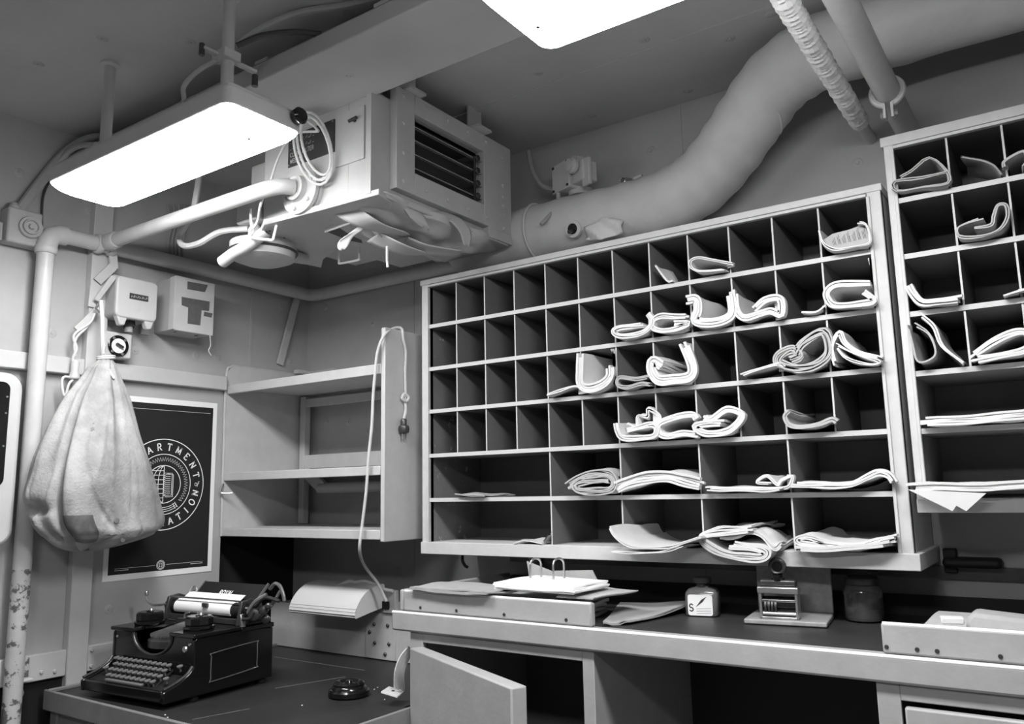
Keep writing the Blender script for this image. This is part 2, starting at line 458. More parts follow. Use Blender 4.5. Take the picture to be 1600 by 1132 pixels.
# ================================================================== SORTING CASES
YC = -0.29
def sorting_case(name, label, x0, x1, z0, z1, inner0, inner1, shelf_z, rows, z_top, board_out=0.0):
    r = thing(name, label, 'shelf', ((x0 + x1) / 2, YC / 2, z0))
    zb = shelf_z[-1]
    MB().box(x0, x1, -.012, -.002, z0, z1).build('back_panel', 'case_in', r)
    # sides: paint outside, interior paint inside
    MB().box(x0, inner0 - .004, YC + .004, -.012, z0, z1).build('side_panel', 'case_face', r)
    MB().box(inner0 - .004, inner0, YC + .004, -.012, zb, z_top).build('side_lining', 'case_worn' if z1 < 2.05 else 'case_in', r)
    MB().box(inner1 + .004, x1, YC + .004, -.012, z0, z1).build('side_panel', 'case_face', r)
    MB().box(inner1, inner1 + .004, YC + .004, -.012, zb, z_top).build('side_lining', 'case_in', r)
    # face frame with bead
    for (a, b, bead) in ((x0, inner0, inner0), (inner1, x1, inner1)):
        s = MB().box(a, b, YC - .004, YC + .02, z0, z1).build('stile', 'case_face', r, bevel=.002)
        d = .007
        if bead == inner0: MB().box(inner0 - d, inner0 + .001, YC - .010, YC + .004, zb, z_top).build('bead', 'case_face', s, bevel=.0015)
        else: MB().box(inner1 - .001, inner1 + d, YC - .010, YC + .004, zb, z_top).build('bead', 'case_face', s, bevel=.0015)
    t = MB().box(x0 - .006, x1 + .004, YC - .006, -.002, z_top + .010, z1).build('top_board', 'case_face', r, bevel=.002)
    MB().box(inner0, inner1, YC - .011, YC + .004, z_top - .001, z_top + .007).build('bead', 'case_face', t, bevel=.0015)
    MB().box(inner0, inner1, YC + .004, -.012, z_top, z_top + .01).build('top_lining', 'case_in', r)
    b = MB().box(x0, x1 + board_out, YC - .012, -.002, z0, zb).build('bottom_board', 'case_face', r, bevel=.002)
    # shelves
    th = .0125
    sh0 = None
    for z in shelf_z[:-1]:
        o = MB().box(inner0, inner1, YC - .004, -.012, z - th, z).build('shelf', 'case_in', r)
        edge_paint(o, 'case_face')
    # dividers: thin sheets, one mesh per row height
    edges = [z_top] + list(shelf_z)
    for i, xs in enumerate(rows):
        top = edges[i] - (th if i else 0); bot = edges[i + 1]
        first = None
        for x in xs:
            if first is None:
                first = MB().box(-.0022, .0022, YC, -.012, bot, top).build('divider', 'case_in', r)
                edge_paint(first, 'case_face')
                first.location = (x, 0, 0)
            else: copy_part(first, 'divider', (x, 0, 0), r)
    return r
c = (2.3757 - .952) / 12
full = [.952 + c * i for i in range(1, 12)]
wide = [.952 + c * i for i in (4, 6, 8, 10)]
sorting_case('sorting_case', 'wide pigeonhole mail case with six rows of compartments above the workbench',
             .9205, 2.408, 1.087, 2.017, .952, 2.3757, (1.855, 1.707, 1.562, 1.414, 1.268, 1.126), [full] * 4 + [wide] * 2, 1.988, .012)
rx = [2.447 + .1135 * i for i in range(1, 5)]
sorting_case('sorting_case', 'taller pigeonhole mail case cut off by the right edge of the picture',
             2.424, 3.046, 1.218, 2.130, 2.446, 3.015, (1.968, 1.828, 1.687, 1.5445, 1.410, 1.250), [rx] * 4 + [[]] * 2, 2.095, .012)

# ================================================================== CORNER SHELF
r = thing('corner_shelf', 'grey open three-shelf rack in the corner beside the wide mail case', 'shelf', (.43, -.2, 1.137))
# left end sheet with a rounded top front corner, rim of rod
pl = [(-.41, 1.137), (-.003, 1.137), (-.003, 1.80), (-.37, 1.80)] + [(-.37 - .045 * math.sin(a), 1.755 + .045 * math.cos(a)) for a in (math.pi / 8, math.pi / 4, 3 * math.pi / 8, math.pi / 2)]
MB().prism(pl, lambda a, b, t: (t, a, b), .001, .012).build('end_panel', 'shelf', r)
MB().tube(smooth([(.008, -.413, 1.137), (.008, -.415, 1.4), (.008, -.416, 1.74), (.008, -.395, 1.795), (.008, -.33, 1.80), (.008, -.05, 1.80)], 5), .005, 8).build('rim', 'shelf', r)
MB().box(.842, .860, -.412, -.004, 1.130, 1.842).build('end_panel', 'shelf', r, bevel=.003)
for z0, z1 in ((1.684, 1.719), (1.346, 1.377), (1.137, 1.168)):
    MB().box(.012, .842, -.412, -.004, z1 - .012, z1).box(.012, .842, -.414, -.402, z0, z1).build('shelf', 'shelf', r, bevel=.0025)
MB().box(.03, .842, -.055, -.035, 1.655, 1.69).build('rear_rail', 'shelf', r, bevel=.002)
MB().box(.03, .842, -.055, -.035, 1.395, 1.452).build('rear_rail', 'shelf', r, bevel=.002)
MB().box(.030, .062, -.060, -.030, 1.17, 1.70).build('rear_post', 'shelf', r, bevel=.002)
MB().tube([(.15, -.05, 1.312), (.842, -.05, 1.318)], .022, 14).build('rear_tube', 'shelf', r)
MB().bar((.062, -.05, 1.385), (.17, -.05, 1.315), .05, .02, (0, 1, 0)).build('brace', 'shelf', r)
MB().tube(smooth([(.012, -.415, 1.335), (.02, -.43, 1.31), (.03, -.43, 1.30), (.05, -.40, 1.30)], 5), .004, 6).build('wire_hook', 'nickel', r)
MB().box(.02, .05, -.09, -.03, 1.80, 1.815).box(.02, .20, -.03, -.004, 1.80, 1.812).build('clip', 'shelf', r)

# ================================================================== BENCH
r = tag(MB().box(1.086, 4.2, -.588, -.001, .918, .950).build('worktop', 'bench_top'), 'long dark-topped workbench top with a pale rounded front edge below the mail cases', 'worktop')
MB().box(1.076, 4.2, -.606, -.560, .900, .9525).build('edge_strip', 'bench', r, bevel=.006)
MB().tube([(1.078, -.602, .9500), (4.2, -.602, .9500)], .0048, 10).build('edge_glint', 'edge_glint', r)  # painted highlight along the front edge of the bench
MB().box(1.076, 1.088, -.588, -.001, .900, .9525).build('end_strip', 'bench', r, bevel=.004)

r = thing('bench_cabinet', 'pale metal cabinet under the left end of the bench, its door hanging open', 'cabinet', (1.44, -.3, 0))
MB().box(1.135, 1.150, -.58, -.02, .02, .899).build('side_panel', 'bench', r)
MB().box(1.712, 1.727, -.58, -.02, .02, .899).build('side_panel', 'bench', r)
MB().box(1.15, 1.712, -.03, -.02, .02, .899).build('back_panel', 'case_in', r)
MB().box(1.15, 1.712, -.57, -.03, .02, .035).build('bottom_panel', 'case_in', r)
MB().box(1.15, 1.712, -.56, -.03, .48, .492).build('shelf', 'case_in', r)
MB().box(1.135, 1.182, -.592, -.578, .02, .899).build('stile', 'bench', r, bevel=.002)
MB().box(1.695, 1.727, -.592, -.578, .02, .899).build('stile', 'bench', r, bevel=.002)
MB().box(1.182, 1.695, -.592, -.578, .872, .899).build('top_rail', 'bench', r, bevel=.002)
hp = Vector((1.190, -.600)); tip = Vector((1.700, -.842)); dd = (tip - hp).normalized(); nn = Vector((-dd.y, dd.x))
ce = (hp + tip) / 2 - nn * .02
door = MB().obox((ce.x, ce.y, .46), (dd.x * (tip - hp).length / 2, dd.y * (tip - hp).length / 2, 0), (nn.x * .02, nn.y * .02, 0), (0, 0, .405)).build('door', 'bench', r, bevel=.004)
for z in (.80, .2):
    hg = MB()
    for k in range(3): hg.tube([(1.186, -.606, z - .035 + k * .024), (1.186, -.606, z - .013 + k * .024)], .007, 10)
    hg.lathe([(0, .012), (.005, .010), (.005, 0)], (1.186, -.606, z + .037), (0, 0, 1), 10)
    hg.build('hinge', 'bench', r)

r = thing('bench_cabinet', 'drawer cabinet under the bench at the lower right corner of the picture', 'cabinet', (2.8, -.3, 0))
MB().box(2.365, 2.38, -.58, -.02, .02, .899).build('side_panel', 'bench', r)
MB().box(3.4, 3.415, -.58, -.02, .02, .899).build('side_panel', 'bench', r)
MB().box(2.38, 3.4, -.03, -.02, .02, .899).build('back_panel', 'case_in', r)
MB().box(2.365, 2.408, -.592, -.578, .02, .899).build('stile', 'bench', r, bevel=.002)
MB().box(3.38, 3.415, -.592, -.578, .02, .899).build('stile', 'bench', r, bevel=.002)
MB().box(2.408, 3.38, -.592, -.578, .868, .899).build('top_rail', 'bench', r, bevel=.002)
for z0, z1 in ((.66, .858), (.42, .64), (.05, .40)):
    d = MB().box(2.415, 3.375, -.600, -.582, z0, z1).build('drawer', 'bench', r, bevel=.004)
    MB().tube(smooth([(2.82, -.60, (z0 + z1) / 2), (2.83, -.63, (z0 + z1) / 2), (2.96, -.63, (z0 + z1) / 2), (2.97, -.60, (z0 + z1) / 2)], 4), .006, 8).build('handle', 'nickel', d)

# ================================================================== TYPEWRITER TABLE
r = thing('side_table', 'low dark-topped table with a raised metal rim in the corner, typewriter on it', 'table', (.6, -.6, 0))
MB().prism([(.055, -1.045), (1.165, -1.045), (1.165, -.612), (1.128, -.612), (1.128, -.145), (.055, -.145)], lambda a, b, t: (a, b, t), .655, .700).build('table_top', 'table_top', r, bevel=.002)
rim = [('front', (.045, 1.175, -1.057, -1.045)), ('left', (.045, .055, -1.045, -.145)), ('right', (1.165, 1.175, -1.045, -.61))]
for n, (a, b, c_, d) in rim: MB().box(a, b, c_, d, .650, .709).build('rim', 'table_edge', r, bevel=.003)
for x, y in ((.08, -1.02), (1.14, -1.02), (.08, -.17), (1.06, -.17)): MB().box(x - .02, x + .02, y - .02, y + .02, 0, .655).build('leg', 'table_edge', r, bevel=.003)
MB().box(.10, 1.04, -1.03, -1.01, .58, .655).build('apron', 'table_edge', r, bevel=.002)
sc = MB()
for a, b in (((430, 1076), (540, 1058)), ((428, 1027), (570, 1048)), ((300, 1125), (390, 1108))):
    p = PZ(*a, .7004); q = PZ(*b, .7004); sc.bar(p, q, .002, .0006)
sc.build('scratch', 'table_edge', r)
cr = MB()
for a in ((472, 1103), (258, 1118), (262, 1122), (601, 1094), (590, 1075), (585, 1078)):
    p = PZ(*a, .7); cr.lathe([(0, .002), (.002, .0015), (.0025, 0)], p, (0, 0, 1), 6)
cr.build('crumbs', 'paper', r)['kind'] = 'stuff'

# low sheet panel standing behind the table
r = thing('cover_panel', 'pale bolted sheet panel standing behind the low table', 'panel', (.4, -.15, .70))
MB().box(.012, .60, -.172, -.160, .7015, .868).build('sheet', 'shelf', r, bevel=.0015)
MB().box(.545, .69, -.176, -.172, .703, .862).build('joint_plate', 'shelf', r, bevel=.001)
MB().box(.60, 1.07, -.172, -.160, .7015, .905).build('sheet', 'shelf', r, bevel=.0015)
MB().box(.012, 1.07, -.160, -.004, .845, .862).build('ledge', 'shelf', r)
b0 = MB().lathe([(0, .006), (.004, .006), (.0065, .003), (.0065, 0)], (0, 0, 0), (0, -1, 0), 10).build('bolt', 'dark_metal', r)
pts = [PY(*p, -.177) for p in ((585, 976), (606, 978), (578, 988), (586, 1005), (608, 1007), (602, 1023))]
b0.location = pts[0]
for p in pts[1:]: copy_part(b0, 'bolt', p, r)

# ================================================================== CEILING LAMPS
def rrect(x0, x1, y0, y1, rad, n=6):
    out = []
    for cx, cy, a0 in ((x1 - rad, y1 - rad, 0), (x0 + rad, y1 - rad, 90), (x0 + rad, y0 + rad, 180), (x1 - rad, y0 + rad, 270)):
        for i in range(n + 1):
            a = math.radians(a0 + 90 * i / n); out.append((cx + rad * math.cos(a), cy + rad * math.sin(a)))
    return out
def ceiling_lamp(label, x0, x1, y0, y1, rods, em='emit'):
    zr, zt = 2.158, 2.212
    r = thing('ceiling_lamp', label, 'lamp', ((x0 + x1) / 2, (y0 + y1) / 2, 2.12), group='hanging tube lamps')
    # shallow trough housing
    hb = MB()
    hb.prism(rrect(x0 - .003, x1 + .003, y0 - .003, y1 + .003, .022, 4), lambda a, b, t: (a, b, t), zr, zt - .012)
    hb.prism(rrect(x0 + .006, x1 - .006, y0 + .006, y1 - .006, .016, 4), lambda a, b, t: (a, b, t), zt - .012, zt)
    hb.build('housing', 'frame', r, bevel=.003)
    # bulged diffuser: nested rounded rectangles sinking downwards
    V = []; F = []; n = None
    for ins, z, rad in ((.0, zr, .022), (.001, zr - .005, .024), (.010, zr - .017, .030), (.026, zr - .027, .036), (.05, zr - .032, .03), (.085, zr - .033, .012)):
        ring = rrect(x0 + ins, x1 - ins, y0 + ins, y1 - ins, rad); n = len(ring); V += [(a, b, z) for a, b in ring]
    k = len(V) // n
    for i in range(k - 1):
        for j in range(n): F.append((i * n + j, i * n + (j + 1) % n, (i + 1) * n + (j + 1) % n, (i + 1) * n + j))
    F.append(tuple((k - 1) * n + j for j in range(n)))
    MB().add(V, F).build('diffuser', em, r, angle=60)
    ym = (y0 + y1) / 2
    for x in (x0 + .06, x1 - .06): MB().lathe([(0, .006), (.004, .005), (.005, 0)], (x, ym, zr - .032), (0, 0, -1), 8).build('screw', 'dark_metal', r)
    for x in rods:
        rod = MB().tube([(x, ym, zt - .005), (x, ym, H)], .0155, 14).build('rod', 'pipe', r)
        MB().lathe([(.026, 0), (.026, .006), (.017, .012)], (x, ym, H), (0, 0, -1), 16).build('ceiling_flange', 'pipe', rod)
    return r, ym
LY0, LY1 = -1.345, -1.135
r, ym = ceiling_lamp('long white glowing ceiling lamp hanging at the upper left beside the fan unit', .466, 1.268, LY0, LY1, (.56, 1.115))
MB().lathe([(.010, 0), (.013, .008), (.019, .012), (.021, .028), (.016, .034), (0, .036)], (1.262, -1.155, 2.19), (1, 0, 0), 14).build('switch_knob', 'black', r)
cl = MB().obox((1.115, ym - .004, 2.36), (.026, 0, 0), (0, .024, 0), (0, 0, .012)).bar((1.10, ym - .06, 2.365), (1.135, ym + .07, 2.345), .016, .008).build('clamp', 'pipe', r, bevel=.002)
MB().tube([(1.098, ym - .062, 2.375), (1.098, ym - .062, 2.345)], .007, 8).build('clamp_bolt', 'dark_metal', r)
MB().tube([(1.137, ym + .065, 2.335), (1.137, ym + .065, 2.305)], .008, 8).build('clamp_bolt', 'dark_metal', r)
MB().tube(smooth([(1.10, ym - .02, 2.35), (1.085, ym - .06, 2.31), (1.06, ym - .08, 2.27), (1.07, ym - .085, 2.23), (1.072, ym - .09, 2.20)], 6), .006, 8).build('feed_cable', 'cable', r)
MB().box(.98, 1.005, ym + .07, ym + .10, 2.20, 2.245).build('cleat', 'dark_metal', r, bevel=.002)
ceiling_lamp('glowing ceiling lamp at the top centre, half out of the picture', 1.956, 2.758, LY0, LY1 + .03, (2.05, 2.61), 'emit_twin')

ceiling_lamp('glowing ceiling lamp of the second row, behind the viewer', 1.956, 2.758, -2.95, -2.73, (2.05, 2.61))

# ================================================================== FAN UNIT
AX, AN, AF = 1.242, -0.835, -0.20          # outlet face x, near and far y
r = thing('ventilation_unit', 'box-shaped fan unit with slatted outlet hanging under the ceiling beam', 'fan unit', (.9, -.5, 2.0))
MB().box(.745, 1.12, AN, AF - .01, 2.112, 2.402).build('casing', 'ac', r, bevel=.004)
MB().box(.60, .745, -.775, -.30, 2.125, 2.36).build('motor_box', 'ac', r, bevel=.006)
# outlet frame with opening
def plate_with_hole(x0, x1, y0, y1, z0, z1, hy0, hy1, hz0, hz1):
    m = MB()
    m.box(x0, x1, y0, hy0, z0, z1); m.box(x0, x1, hy1, y1, z0, z1); m.box(x0, x1, hy0, hy1, z0, hz0); m.box(x0, x1, hy0, hy1, hz1, z1)
    return m
fy0, fy1, fz0, fz1 = -.768, -.20, 2.138, 2.447
hy0, hy1, hz0, hz1 = -.690, -.352, 2.205, 2.388
plate_with_hole(1.12, 1.205, AN, AF - .01, 2.112, 2.402, hy0 - .004, hy1 + .004, hz0 - .004, hz1 + .004).build('casing_end', 'ac', r)
plate_with_hole(1.195, 1.215, AN - .008, AF, 2.105, 2.41, hy0, hy1, hz0, hz1).build('end_flange', 'ac', r)
fr = plate_with_hole(1.215, AX, fy0, fy1, fz0, fz1, hy0, hy1, hz0, hz1).build('outlet_frame', 'ac', r, bevel=.002)
MB().box(1.20, AX, -.330, -.20, 2.105, fz0).build('outlet_skirt', 'ac', r, bevel=.002)
plate_with_hole(1.121, 1.208, hy0 - .0035, hy1 + .0035, hz0 - .0035, hz1 + .0035, hy0, hy1, hz0, hz1).box(1.121, 1.124, hy0, hy1, hz0, hz1).build('outlet_throat', 'ac_dark', r)
for k in range(4):
    z = hz0 + .022 + k * .043
    MB().obox((1.224, (hy0 + hy1) / 2, z), (.009, 0, -.002), (0, (hy1 - hy0) / 2, 0), (.0003, 0, .0012)).build('vane', 'vane', r)
MB().tube([(1.236, hy1 - .045, hz0), (1.236, hy1 - .045, hz1 - .03)], .004, 8).build('vane_link', 'dark_metal', r)
for k in range(4):
    MB().lathe([(.009, -.004), (.011, 0), (.009, .004)], (1.238, hy1 - .03, hz0 + .022 + k * .043), (1, 0, 0), 10).build('vane_pivot', 'dark_metal', r)
b0 = MB().lathe([(0, .006), (.004, .006), (.0068, .003), (.0068, 0)], (0, 0, 0), (1, 0, 0), 8).build('bolt', 'ac', r)
bp = [(AX, y, z) for z in (2.165, 2.425) for y in (-.74, -.64, -.54, -.44, -.34)] + [(AX, -.74, z) for z in (2.25, 2.34)] + [(AX, -.25, z) for z in (2.15, 2.20, 2.23, 2.26, 2.30, 2.40)]
b0.location = bp[0]
for p in bp[1:]: copy_part(b0, 'bolt', p, r)
# hatch, its knob, nameplate
MB().box(1.07, 1.185, AN - .006, AN, 2.215, 2.375).build('hatch', 'ac', r, bevel=.001)
MB().tube([(1.135, AN - .016, 2.335), (1.165, AN - .016, 2.338)], .005, 8).lathe([(0, .018), (.005, .016), (.005, 0)], (1.15, AN, 2.336), (0, -1, 0), 8).build('hatch_latch', 'dark_metal', r)
npl = MB().box(.862, 1.062, AN - .004, AN, 2.268, 2.368).build('nameplate', 'label_dark', r)
tx = MB()
NP = lambda a, b: (.872 + a, AN - .0045, 2.268 + b)
for i, sline in enumerate(('CLEAN FILTER', 'WEEKLY')):
    text_line(tx, sline, .013, lambda a, b, i=i: NP(a * .9, b + .030 - i * .020), .16, False)
for i in range(2):
    for k in range(11): stroke(tx, [(k * .0098, .074 - i * .020), (k * .0098 + .003 + .003 * (k % 3), .074 - i * .020 + .008 * (k % 2))], .0016, NP)
tx.build('lettering', 'frame', npl)
for x in (.868, 1.056):
    for z in (2.274, 2.362): MB().lathe([(0, .003), (.003, .002), (.003, 0)], (x, AN - .004, z), (0, -1, 0), 6).build('rivet', 'nickel', npl)
# steam pipe flange on the near face
fc = Vector((.945, AN, 2.172))
MB().lathe([(.074, 0), (.074, .010), (.070, .012), (.070, .016), (.074, .018), (.074, .030), (.04, .034), (.035, .05)], fc, (0, -1, 0), 28).build('flange', 'ac', r)
for k in range(6):
    a = k * math.pi / 3 + .3
    MB().lathe([(0, .008), (.005, .008), (.007, .004), (.007, 0)], fc + Vector((math.cos(a) * .058, -.03, math.sin(a) * .058)), (0, -1, 0), 6).build('flange_bolt', 'ac', r)
# condensate tray and blower drum below
und = [(412, 352), (500, 329), (592, 304), (612, 318), (600, 372), (568, 391), (547, 398), (523, 392), (505, 406), (502, 419), (480, 414), (450, 410), (418, 392), (406, 366)]
MB().prism([(p.x, p.y) for p in (PZ(*q, 2.095) for q in und)], lambda a, b, t: (a, b, t), 2.095, 2.113).build('drip_tray', 'ac', r, bevel=.002)
MB().lathe([(.075, 0), (.105, .004), (.105, .03), (.098, .055), (.06, .07), (0, .072)], (.63, -.74, 2.10), (0, 0, -1), 32).build('blower_drum', 'ac', r)
ring = [(.63 + .107 * math.cos(a), -.74 + .107 * math.sin(a), 2.068) for a in [2 * math.pi * i / 28 for i in range(28)]]
MB().tube(ring, .004, 6, closed=True).build('drum_band', 'dark_metal', r)
sa, sb = PZ(430, 388, 2.078), PZ(478, 405, 2.078)
MB().tube([sa, sb], .016, 14).build('motor_sleeve', 'ac', r)
MB().lathe([(.018, 0), (.018, .018)], sa, (sa - sb).normalized(), 12).build('sleeve_collar', 'label_dark', r)
hole0 = MB().lathe([(0, .001), (.004, .001), (.004, 0)], (0, 0, 0), (0, 0, -1), 8).build('rust_hole', 'label_dark', r)
hs = [PZ(360 + .15 * a, 340 + .15 * b, 2.0948) for a, b in ((320, 165), (355, 180), (375, 150), (410, 140), (455, 150), (560, 212), (600, 280), (540, 295))]
hole0.location = hs[0]
for p in hs[1:]: copy_part(hole0, 'rust_hole', p, r)
MB().box(.64, .74, AN - .02, -.775, 2.13, 2.24).build('terminal_box', 'ac', r, bevel=.006)
MB().lathe([(.018, 0), (.022, .01), (.022, .03), (.012, .05)], (.685, AN + .02, 2.085), (0, 0, 1), 14).build('gland', 'ac', r)
MB().tube(smooth([PY(330, 215, AN + .03), PY(314, 262, AN + .0), PY(307, 303, AN - .03), PY(299, 338, AN - .03), PY(281, 368, AN - .03), PY(287, 384, AN - .03), PY(312, 380, AN - .03), PY(345, 362, AN - .02), (.665, AN + .01, 2.12)], 6), .010, 8).build('flex_hose', 'pipe', r)
MB().tube(smooth([(.55, AN + .0, 2.03), (.60, AN + .0, 2.045), (.68, AN + .0, 2.062), (.74, AN + .02, 2.10)], 6), .02, 12).build('drain_bend', 'pipe', r)
# wire handles
def handle(a, b, drop, rr=.004):
    a = Vector(a); b = Vector(b); d = Vector(drop)
    return MB().tube(smooth([a, a + d * .85, a + d + (b - a) * .08, b + d - (b - a) * .08, b + d * .85, b], 4), rr, 8)
handle(PY(395, 348, AN - .01), PY(432, 352, AN - .01), (0, -.012, -.050)).build('wire_handle', 'white_gloss', r)
ha, hb = PZ(530, 392, 2.095), PZ(570, 390, 2.095)
handle(ha, (ha.x + .085, ha.y + .01, 2.095), (0, 0, -.045)).build('wire_handle', 'white_gloss', r)
la, lb_ = PZ(508, 360, 2.088), PZ(556, 343, 2.088)
MB().bar(la, lb_, .004, .016).build('lit_edge_bar', 'white_gloss', r)  # white bar painted as the lit edge of the opening
MB().prism([(p.x, p.y) for p in (PZ(*q, 2.094) for q in ((510, 362), (556, 347), (566, 380), (545, 376)))], lambda a, b, t: (a, b, t), 2.0935, 2.096).build('painted_recess', 'label_dark', r)  # dark sheet painted as the shaded recess behind that edge
# rear lagged volute under the outlet end, with torn lagging flaps
def belly(u, v):
    x = .93 + .305 * u; y = -.80 + .60 * v
    e = math.sin(math.pi * min(1, max(0, u))) ** .5 * math.sin(math.pi * min(1, max(0, v))) ** .5
    w_ = .010 * math.sin(13 * u + 5 * v) * math.sin(9 * v) + .008 * math.sin(23 * v + 4 * u) + .006 * math.sin(31 * u - 11 * v)
    return Vector((x + .012 * math.sin(19 * v), y + .012 * math.sin(17 * u), 2.112 - (.052 + w_) * e))
MB().grid(belly, 26, 40).build('lagged_belly', 'ac', r, angle=25, solid=.006)
MB().box(1.0, 1.235, -.80, -.21, 2.10, 2.118).build('belly_plate', 'ac', r, bevel=.003)
def flap(pts, wdt, curl, m='ac'):
    """strip of torn lagging hanging from points"""
    mb = MB(); P = smooth([Vector(p) for p in pts], 5); k = len(P)
    w = Vector(wdt)
    def fn(u, v):
        i = min(int(v * (k - 1)), k - 2); f = v * (k - 1) - i
        p = P[i].lerp(P[i + 1], f); tap = (1 - .55 * v * v) if v < .9 else (1 - .55 * v * v) * (1 - (v - .9) * 6)
        return p + w * (u - .5) * tap + Vector((0, 0, -curl * (u - .5) ** 2))
    return mb.grid(fn, 6, 14).build('torn_flap', m, r, solid=.003)
flap([(1.20, -.70, 2.14), (1.222, -.68, 2.105), (1.225, -.65, 2.075), (1.215, -.62, 2.065)], (0, .11, -.01), .02)
flap([(1.215, -.55, 2.135), (1.238, -.50, 2.12), (1.245, -.46, 2.09), (1.24, -.445, 2.045)], (0, .075, .02), .02)
flap([(1.06, -.80, 2.11), (1.10, -.77, 2.075), (1.12, -.72, 2.06), (1.15, -.62, 2.055)], (.09, .02, 0), .01)
flap([(1.08, -.72, 2.08), (1.05, -.74, 2.055), (1.02, -.75, 2.035), (1.01, -.75, 2.005)], (.05, .03, .02), .015)
flap([(1.05, -.66, 2.06), (1.09, -.63, 2.035), (1.12, -.58, 2.02), (1.14, -.53, 2.02)], (.09, -.03, 0), .015)
flap([(1.12, -.60, 2.045), (1.15, -.55, 2.03), (1.19, -.46, 2.03), (1.2, -.42, 2.04)], (.06, -.03, .01), .01)
MB().tube([(1.075, -.63, 2.03), (1.08, -.635, 1.985), (1.083, -.635, 1.962)], .004, 6).build('wire_end', 'white_gloss', r)
# hangers to the ceiling
for x, y in ((1.225, -.38), (1.22, -.70), (.70, -.6)):
    MB().prism([(-.035, 2.40), (.035, 2.40), (.035, H), (-.035, H)], lambda a, b, t, x=x, y=y: (x + t, y + a, b), -.003, .003).box(x - .003, x + .045, y - .035, y + .035, 2.447, 2.455).build('hanger', 'ac', r)

# white wire coiled on the unit's near face
r = thing('wire_coil', 'coil of white wire hung on the near face of the fan unit', 'wire', (.95, AN - .02, 2.2))
lp = []
for k in range(4 * 20 + 1):
    a = 2 * math.pi * k / 20; q = k / 80
    lp.append((1.005 + .035 * q + (.050 + .012 * math.sin(5 * q)) * math.cos(a + .6) - .18 * (.098 * math.sin(a + .6)), AN - .040 - .02 * math.sin(a) - .010 * q, 2.275 + (.098 - .012 * math.cos(7 * q)) * math.sin(a + .6)))
MB().tube(lp, .0042, 6).build('loops', 'rope', r)
MB().tube(smooth([lp[0], (.95, AN - .06, 2.33), (.90, AN - .07, 2.27), (.88, AN - .08, 2.20), (.85, AN - .09, 2.13), (.80, AN - .06, 2.10), (.76, AN - .05, 2.09), (.75, AN - .05, 2.15)], 6), .004, 6).build('tail', 'rope', r)

# ================================================================== PIPES
zp = 2.14
# run round the corner: stand pipe, elbow, horizontal legs
r = thing('wall_pipe', 'pale pipe rising at the far left and turning along both walls', 'pipe', (.06, -1.15, 0))
MB().tube([(.06, -1.1525, 1.08), (.06, -1.15, 2.10)], .026, 16).build('riser', 'pipe', r)
MB().tube([(.06, -1.155, 0), (.06, -1.1525, 1.08)], .0262, 16).build('peeling_riser', 'pipe_worn', r)
MB().lathe([(.030, 0), (.034, .006), (.034, .022), (.03, .028)], (.06, -1.15, 2.075), (0, 0, 1), 18).build('collar', 'pipe', r)
el = [(.06, -1.15, 2.095), (.06, -1.146, 2.12), (.06, -1.135, 2.138), (.06, -1.115, 2.148), (.06, -1.09, 2.15)]
MB().tube(el, .032, 16).build('elbow', 'pipe', r)
MB().tube([(.06, -1.10, 2.15), (.06, -.06, 2.145)] + [(.06 + .045 * (1 - math.cos(a)), -.06 + .03 * math.sin(a), 2.145) for a in (.4, .8, 1.2, 1.57)] + [(1.6, -.03, 2.14)], .026, 16).build('run', 'pipe', r)
for y in (-.98, -.935): MB().lathe([(.031, -.012), (.034, -.006), (.034, .006), (.031, .012)], (.06, y, 2.15), (0, 1, 0), 16).build('coupling', 'pipe', r)
r = thing('branch_pipe', 'straight pipe from the left wall to the flange of the fan unit', 'pipe', (.06, -.95, 2.15))
MB().tube([(.07, -.96, 2.155), (.80, -.95, 2.158)] + smooth([(.80, -.95, 2.158), (.89, -.945, 2.16), (.93, -.92, 2.168), (.945, AN - .05, 2.172)], 6)[1:], .0235, 16).build('tube', 'pipe', r)
MB().lathe([(.027, -.03), (.030, -.02), (.030, .02), (.026, .03)], (.11, -.96, 2.155), (1, 0, 0), 16).build('union', 'pipe', r)
MB().tube([(.945 + .033 * math.cos(a), AN - .048, 2.172 + .033 * math.sin(a)) for a in [2 * math.pi * i / 16 for i in range(16)]], .005, 6, closed=True).build('ring', 'pipe', r)

# straps that hold the wall pipe
def strap(label, a, b, w, t, up, cat='bracket'):
    o = MB().bar(a, b, w, t, up).build('pipe_bracket', 'pipe', bevel=.001); return tag(o, label, cat)
strap('thin flat strut running down the left wall from the pipe near the corner', PX(465, 462, .02), PX(437, 570, .012), .03, .012, (1, 0, 0))
r = thing('pipe_bracket', 'bent flat bracket on the wall column below the pipe union', 'bracket', (.05, -.93, 2.0))
MB().bar(PX(176, 398, .06), PX(178, 420, .06), .028, .008, (1, 0, 0)).build('upper_leg', 'pipe', r)
MB().bar(PX(177, 416, .07), PX(152, 440, .042), .03, .008, (1, 0, 0)).build('foot', 'pipe', r)
MB().bar(PX(178, 432, .10), PX(150, 470, .06), .018, .012, (1, 0, 0)).build('arm', 'pipe', r, bevel=.003)
MB().bar(PX(146, 448, .04), PX(143, 480, .04), .025, .006, (1, 0, 0)).build('pad', 'pipe', r)

